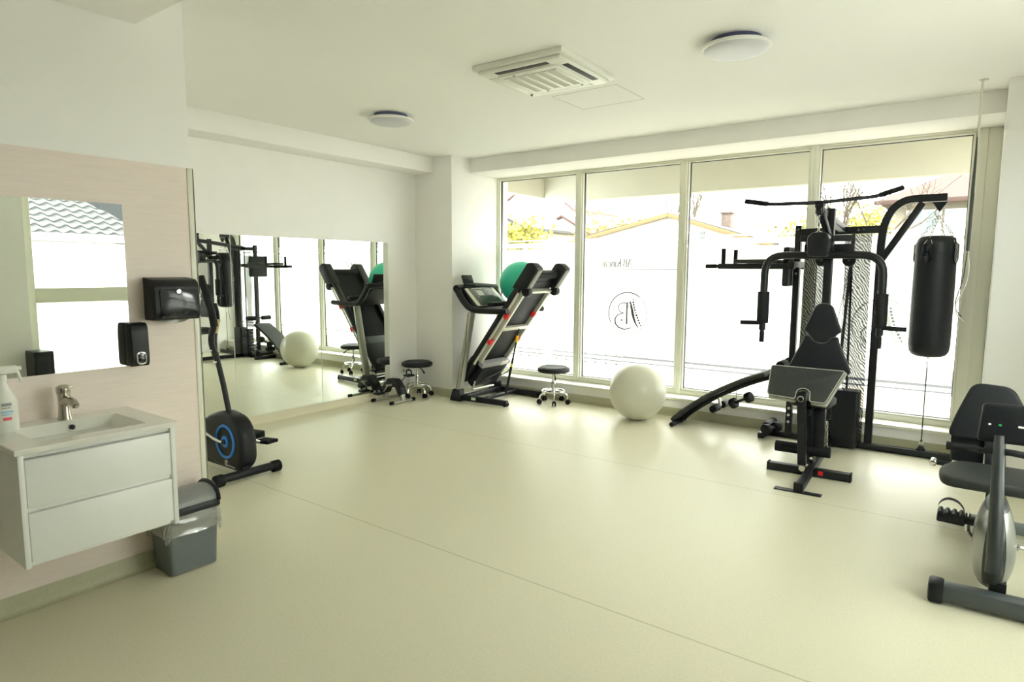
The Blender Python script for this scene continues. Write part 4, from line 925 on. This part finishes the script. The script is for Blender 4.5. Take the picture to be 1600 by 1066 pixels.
# ---- sit-up bench leaning on the dip station
sb = thing('sit_up_bench', 'curved black sit up bench sloping from the floor to the multi gym', 'bench', (-1.9, 5.8, 0))
curve = [(-2.285, .035), (-2.20, .120), (-2.084, .215), (-1.96, .305), (-1.841, .378), (-1.74, .432), (-1.65, .478), (-1.55, .522), (-1.465, .555)]
rows_t = []; 
for x, z in curve: rows_t.append((x, z))
def slab(y0_, y1_, up, dn, cv):
    rl = []
    for i, (x, z) in enumerate(cv):
        a = V((cv[max(i-1, 0)][0], cv[max(i-1, 0)][1])); c2 = V((cv[min(i+1, len(cv)-1)][0], cv[min(i+1, len(cv)-1)][1])); t = (c2-a).normalized(); nx, nz = -t.y, t.x
        rl.append([V((x+nx*u, y, z+nz*u)) for y, u in [(y0_+.012, dn), (y0_, dn+.010), (y0_, up-.012), (y0_+.014, up), (y1_-.014, up), (y1_, up-.012), (y1_, dn+.010), (y1_-.012, dn)]])
    return loft(rl)
slab(5.655, 5.945, .035, -.008, curve).build('bench_pad', LEATHER2, sb, smooth=40)
slab(5.775, 5.825, -.010, -.05, curve).build('bench_beam', BMETAL, sb, smooth=40)
B().cyl((-2.265, 5.585, .022), (-2.265, 5.93, .022), .022, bev=.003).beam((-2.265, 5.8, .022), (-2.15, 5.8, .125), .04, .03).build('floor_bar', BMETAL, sb)
B().beam((-1.47, 5.8, .53), (-1.33, 5.8, .575), .05, .05).build('hook', BMETAL, sb)
fr_ = V((-1.885, 5.80, .215))
B().beam((-1.90, 5.80, .32), fr_, .04, .02).build('roller_bracket', SILVERL, sb)
for y0_, y1_ in [(5.60, 5.74), (5.86, 6.0)]: B().cyl((fr_.x, y0_, fr_.z), (fr_.x, y1_, fr_.z), .034, bev=.006).build('foot_roller', RUBBER, sb)
B().cyl((fr_.x, 5.61, fr_.z), (fr_.x, 5.99, fr_.z), .012).build('roller_rod', CHROME, sb)
def dumbbell(label, c_, d, r, L, loc):
    t = thing('dumbbell', label, 'dumbbell', loc, 0, None); c_ = V(c_); d = V(d).normalized()
    B().cyl(c_-d*L*.5, c_+d*L*.5, .013).build('handle', BMETAL, t)
    for s in (-1, 1): B().cyl(c_+d*s*(L*.5-.028), c_+d*s*(L*.5+.028), r, seg=10, bev=.008).build('weight_head', RUBBER, t)
    return t
dumbbell('black dumbbell hanging on wires under the sit up bench', (-1.675, 5.73, .305), (.78, -.25, .42), .047, .17, (-1.675, 5.73, .25))
b = B()
for q in (-.045, .045): b.cyl((-1.675+q, 5.735, .31+q*.5), (-1.675+q-.02, 5.79, .415+q*.5), .003, seg=6)
b.build('wire_loop', CHROME, sb)
dumbbell('black dumbbell lying across the floor foot left of the multi gym', (-1.40, 5.705, .098), (.30, .95, .0), .045, .15, (-1.40, 5.705, .055))

# ---- punching bag
pb = thing('punching_bag', 'long black punching bag hanging on chains from the multi gym arm', 'punching bag', (-.308, 5.86, .80))
pf = [(0, .805), (.05, .803), (.088, .808), (.115, .822), (.132, .850), (.138, .90), (.138, 1.3), (.135, 1.62), (.131, 1.68), (.120, 1.712), (.10, 1.728), (.06, 1.732), (0, 1.730)]
B().lathe(pf, T(-.308, 5.86, 0), 48).build('bag_body', LEATHER, pb, smooth=70)
B().lathe([(.136, 1.60), (.1385, 1.61), (.135, 1.68), (.131, 1.68)], T(-.308, 5.86, 0), 48).build('top_band', BLACK, pb, smooth=70)
bc = V((-.308, 5.86, 0))
ringp = V((-.308, 5.86, 1.905))
B().torus(ringp, .026, .004, fr((0, 0, 0), (1, .3, 0), (0, 0, 1))).torus(ringp+V((0, 0, .04)), .016, .004, fr((0, 0, 0), (.3, 1, 0), (0, 0, 1))).build('hang_ring', CHROME, pb)
for a in (R(250), R(340), R(70), R(160)):
    d = V((math.cos(a), math.sin(a), 0)); top = bc+d*.108+V((0, 0, 1.725))
    chain(B(), ringp-V((0, 0, .02)), top+V((0, 0, .005)), 6, r=.0028).build('chain', CHROME, pb)
    e1 = V((-d.y, d.x, 0))
    B().tube([bc+d*.137+e1*.03+V((0, 0, 1.665)), top, bc+d*.137-e1*.03+V((0, 0, 1.665))], .003, 6).build('strap_loop', CHROME, pb)
    Ms = fr(bc+d*.1365+V((0, 0, 1.565)), e1, (0, 0, 1)); rows = []
    b = B().prism(rpoly([(-.036, .105), (.036, .105), (.038, -.015), (0, -.055), (-.038, -.015)], .008), Ms, .006 if Ms.col[2].to_3d().dot(d) > 0 else -.006, .002); s_ = b.build('strap_patch', BLACKG, pb)
    b = B(); sg = 1 if Ms.col[2].to_3d().dot(d) > 0 else -1
    for z in (.06, .025, -.01): b.cyl(Ms @ V((0, z, sg*.005)), Ms @ V((0, z, sg*.009)), .006, seg=10)
    b.build('rivets', CHROME, s_)
B().torus((-.308, 5.86, .775), .018, .003, fr((0, 0, 0), (1, 0, 0), (0, 0, 1))).torus((-.308, 5.86, .735), .016, .003, fr((0, 0, 0), (0, 1, 0), (0, 0, 1))).tube([(-.308, 5.86, .80), (-.308, 5.86, .79)], .006, 6).build('bottom_hook', CHROME, pb)
B().cyl((-.308, 5.86, .72), (-.308, 5.86, .13), .0045, seg=8).cyl((-.308, 5.86, .14), (-.308, 5.86, .125), .009).build('tether_cord', CABLE, pb)
B().torus((-.308, 5.86, .11), .014, .003, fr((0, 0, 0), (1, 0, 0), (0, 0, 1))).build('tether_clip', CHROME, pb)
B().prism([(-.035, .055), (.035, .055), (.012, .095), (-.012, .095)], fr((-.308, 5.875, 0), (1, 0, 0), (0, 0, 1)), .03, .003).build('tether_anchor', BMETAL, gy)

# ================================================================ recumbent bike at the right
rbk = thing('recumbent_bike', 'dark grey recumbent exercise bike at the right edge of the room', 'exercise bike', (.13, 3.7, 0))
SHD = mat('bike_shroud', (.035, .040, .042), .32, noise=.08, nscale=6); SHL = mat('bike_shroud_silver', (.34, .35, .32), .3, metal=.4, noise=.05)
B().beam((-.07, 3.285, .052), (.37, 3.305, .052), .085, .075, bev=.014).build('front_stabiliser', mat('bike_frame_grey', (.07, .08, .085), .4, noise=.05), rbk)
for x, y in [(-.075, 3.285), (.375, 3.305)]: B().box((x, y, .050), (.06, .098, .092), None, .014).build('end_cap', BLACK, rbk)
B().beam((-.12, 4.36, .052), (.36, 4.36, .052), .06, .06, bev=.012).build('rear_stabiliser', GREYP, rbk)
B().beam((.14, 3.32, .10), (.125, 4.36, .10), .06, .06).build('main_beam', BMETAL, rbk)
# almond shaped drive housing
rl = []
for k in range(15):
    t = k/14; z = .085+.365*t; hw = .012+.068*math.sin(PI*min(1, .18+.74*t))**.8; hl = .06+.20*math.sin(PI*(.12+.78*t)); yc_ = 3.49
    rl.append([V((.117+hw*math.cos(a), yc_+hl*math.sin(a), z)) for a in [2*PI*i/28 for i in range(28)]])
loft(rl).build('drive_housing', SHD, rbk, smooth=70)
for sx_ in (-1, 1):
    b = B(); rows = []
    for k in range(13):
        t = k/12; z = .105+.32*t; hw = .012+.068*math.sin(PI*min(1, .18+.74*(z-.085)/.365))**.8+.004; hl = .06+.20*math.sin(PI*(.12+.78*(z-.085)/.365))
        rows.append([(.117+sx_*hw*math.cos(a), 3.49+hl*math.sin(a), z) for a in [R(-62+k2*8) for k2 in range(6)]])
    b.grid(rows).build('side_trim', SHL, rbk, smooth=70)
B().tube([(.118, 3.245, .20), (.112, 3.27, .42), (.102, 3.33, .68), (.100, 3.35, .765)], [.030, .027, .021, .017], 16).build('mast', SHD, rbk)
B().cyl((.08, 3.47, .255), (.205, 3.47, .255), .018).build('crank_axle', CHROME, rbk)
B().tube([(.075, 3.47, .255), (.035, 3.465, .262), (.02, 3.45, .29), (.018, 3.42, .385)], .009, 10, fil=.03).build('crank_arm', CHROME, rbk)
B().tube([(.21, 3.47, .255), (.26, 3.475, .25), (.275, 3.49, .22), (.275, 3.50, .135)], .009, 10, fil=.03).build('crank_arm', CHROME, rbk)
PDM = [(-.045, 3.43, .345, 0), (.335, 3.50, .13, 1)]
for px, py, pz, k in PDM:
    p = B().box((px, py, pz), (.105, .095, .034), (0, .03, 0), .006)
    for q in range(4): p.cyl((px-.04+q*.026, py-.04, pz+.022), (px-.04+q*.026, py+.04, pz+.022), .009, seg=8)
    p = p.build('pedal', BLACK, rbk)
    sp = [(px-.052, py-.01, pz+.01), (px-.050, py-.01, pz+.06), (px-.02, py-.01, pz+.088), (px+.02, py-.01, pz+.082), (px+.048, py-.01, pz+.05), (px+.052, py-.01, pz+.01)]
    b = B(); ss = fillet(sp, .03); b.grid([[ (v.x, v.y-.014, v.z) for v in ss], [(v.x, v.y+.014, v.z) for v in ss]]); b.grid([[ (v.x, v.y-.014, v.z+.004) for v in ss], [(v.x, v.y+.014, v.z+.004) for v in ss]]).build('pedal_strap', RUBBER, p, smooth=80)
    B().bb((px+.052, py-.02, pz-.014), (px+.085, py+.02, pz+.014), .003).build('pedal_weight', BLACK, p)
# console
cmx = fr((.142, 3.42, .805), (1, .03, 0), (0, .20, 1))
B().prism(rpoly([(-.118, -.085), (.118, -.085), (.110, .085), (-.105, .085)], .02), cmx @ T(0, 0, -.03), .05, .012, 3).build('console', BLACK, rbk)
for x, m_, w_ in [(-.078, TEXTW, .010), (-.042, GREENL, .011), (.030, TEXTW, .022)]: B().prism(rpoly([(x-w_/2, -.012), (x+w_/2, -.012), (x+w_/2, -.004), (x-w_/2, -.004)], .003), cmx @ T(0, 0, .0201), .001).build('indicator', m_, rbk)
B().tube([(-.075, 3.36, .690), (.05, 3.352, .690), (.135, 3.345, .700), (.22, 3.352, .690), (.345, 3.36, .690)], .0145, 12, fil=.03).build('front_handlebar', BMETAL, rbk)
for a, b_ in [((-.082, 3.36, .690), (.03, 3.353, .690)), ((.24, 3.353, .690), (.352, 3.36, .690))]: B().tube([a, b_], .0185, 12).build('foam_grip', RUBBER, rbk)
# seat and backrest
sm = fr((.12, 3.98, .375), (1, 0, 0), (0, 1, .03))
B().prism(rpoly([(-.225, -.16), (.225, -.16), (.245, .02), (.17, .19), (-.17, .19), (-.245, .02)], .07, 6), sm, .060, .022, 4).build('seat', LEATHER2, rbk)
B().beam((.12, 4.02, .13), (.12, 4.0, .38), .07, .06).build('seat_post', BMETAL, rbk)
B().beam((.12, 4.15, .37), (.105, 4.30, .66), .09, .02, up=(0, 1, 0)).build('back_post', BMETAL, rbk)
bkm = fr((.068, 4.275, .505), (1, 0, 0), (0, .20, 1))
B().prism(rpoly([(-.175, .03), (.205, .03), (.195, .15), (.105, .335), (-.075, .345), (-.145, .15)], .05, 6), bkm, .05, .02, 4).build('backrest', LEATHER, rbk)
B().prism(rpoly([(-.15, -.10), (.0, -.10), (.0, .04), (-.155, .04)], .015), bkm @ T(0, 0, -.03), .03, .006).build('back_shell', BLACK, rbk)
B().tube([(-.17, 4.17, .405), (.0, 4.16, .402), (.14, 4.155, .40), (.28, 4.16, .402), (.42, 4.17, .405)], .015, 12).build('seat_handlebar', BMETAL, rbk)
for x in (-.155, .405): B().cyl((x, 4.125, .405), (x, 4.20, .405), .018, bev=.004).build('handlebar_end', CHROME, rbk)

# ================================================================ ceiling fittings
ac = thing('air_conditioner', 'white square ceiling cassette air conditioner with slatted grille', 'air conditioner', (-2.34, 3.50, 2.719), R(1))
OFF[ac.name] = V((0, 0, 0))
B().bb((-.325, -.335, -.03), (.325, .335, 0), .004).bb((-.30, -.31, -.052), (.30, .31, -.028), .012, 3).build('housing', WPLAS, ac)
B().prism(rpoly([(-.225, -.225), (.225, -.225), (.225, .225), (-.225, .225)], .05), T(0, 0, -.062), .014, .004).build('grille_frame', WPLAS, ac)
gr = B().bb((-.185, -.175, -.0635), (.185, .175, -.059), 0).build('grille_recess', GRILL, ac, smooth=0)
for k in range(6): B().box((-.185+.37*k/5, 0, -.066), (.022, .35, .006), None, .002).build('grille_slat', WPLAS, gr)
b = B()
for k in range(44): b.bb((-.185, -.174+.348*k/44, -.0642), (.185, -.1715+.348*k/44, -.0632), 0)
b.build('grille_louvres', PVC, gr, smooth=0)
for x, y, dx, dy in [(0, -.262, .38, .042), (.262, 0, .042, .38)]:
    B().box((x, y, -.0525), (dx, dy, .003), None, .001).build('air_slot', DARK, ac)
for x, y, dx, dy in [(0, .262, .40, .05), (-.262, 0, .05, .40)]:
    B().box((x, y, -.0535), (dx, dy, .004), None, .0015).build('closed_flap', WPLAS, ac)
    B().box((x*1.10, y*1.10, -.0525), (dx if dx > dy else .004, dy if dy > dx else .004, .003), None, 0).build('air_slot', DGREY, ac)
for x, y in [(-.10, -.20), (.16, .20), (-.10, .20), (-.26, .24)]: B().cyl((x, y, -.0535 if x < -.2 else -.0625), (x, y, -.0650), .008, seg=10).build('latch', DGREY, ac)
def lamp(loc, label):
    t = thing('ceiling_lamp', label, 'ceiling lamp', loc, 0, 'round ceiling lamps', local=True)
    B().cyl((0, 0, 0), (0, 0, -.030), .135, seg=40).build('back_plate', LAMPB, t)
    B().lathe([(.0, -.030), (.165, -.030), (.183, -.036), (.186, -.043), (.183, -.050), (.172, -.052), (0, -.052)], T(0, 0, 0), 48).build('rim', LAMPR, t)
    B().lathe([(.172, -.050), (.165, -.060), (.14, -.069), (.09, -.076), (0, -.079)], T(0, 0, 0), 48).build('diffuser', LAMPD, t, smooth=80)
    return t
lp = lamp((-1.185, 3.66, ZC), 'round ceiling lamp nearest the camera, right of the air conditioner')
dup(lp, (-4.015, 3.735, ZC), 0, 'round ceiling lamp left of the air conditioner')
hx0, hx1, hy0, hy1 = -2.632, -2.105, 4.03, 4.483
b = B()
for lo, hi in [((hx0, hy0), (hx0+.004, hy1)), ((hx1-.004, hy0), (hx1, hy1)), ((hx0, hy0), (hx1, hy0+.004)), ((hx0, hy1-.004), (hx1, hy1))]: b.bb((*lo, ZC-.0008), (*hi, ZC+.001), 0)
o = b.build('trim_8', mat('hatch_gap', (.45, .44, .36), .8, noise=.05), smooth=0); struct(o)
hc = thing('hanging_cable', 'cable drop in a white sleeve hanging from the ceiling at the right window edge', 'cable', (-.095, 5.326, ZC))
B().box((-.095, 5.326, 2.35), (.014, .010, .735), None, .003).build('sleeve', CABLEW, hc)
B().box((-.088, 5.332, ZC-.004), (.05, .03, .008), None, .002).build('ceiling_clip', CABLEW, hc)
B().tube([(-.097, 5.328, 2.45), (-.100, 5.326, 2.0), (-.101, 5.326, 1.60)], [.006, .011, .010], 8).build('backlit_cable', CABLE, hc)  # dark colour stands for the stretch backlit by the window
B().tube([(-.100, 5.326, 1.60), (-.085, 5.33, 1.50), (-.088, 5.335, 1.40), (-.12, 5.33, 1.30), (-.145, 5.325, 1.24), (-.14, 5.325, 1.17), (-.09, 5.33, 1.12)], .004, 6, fil=.05).build('loose_wire', CABLEW, hc)
B().tube([(-.102, 5.326, 1.60), (-.112, 5.33, 1.42), (-.148, 5.33, 1.25), (-.142, 5.33, 1.20), (-.105, 5.33, 1.15)], .003, 6, fil=.05).build('loose_wire', CABLE, hc)
# black cabinet speaker under the right-hand window, seen in the washstand mirror
sp = thing('loudspeaker', 'tall black cabinet loudspeaker seen in the lower left of the washstand mirror', 'loudspeaker', (.58, 2.13, 0))
B().bb((.46, 1.98, .02), (.70, 2.135, .70), .012, 3).build('cabinet', BLACK, sp)
B().bb((.452, 1.995, .06), (.46, 2.105, .66), .004).build('front_grille', LEATHER, sp)
B().bb((.47, 1.99, 0), (.69, 2.125, .02), .004).build('plinth', RUBBER, sp)
seam('trim_9', (-4.9, 2.342), (XR, 2.325)); seam('trim_10', (XM, 4.22), (XR, 4.30))
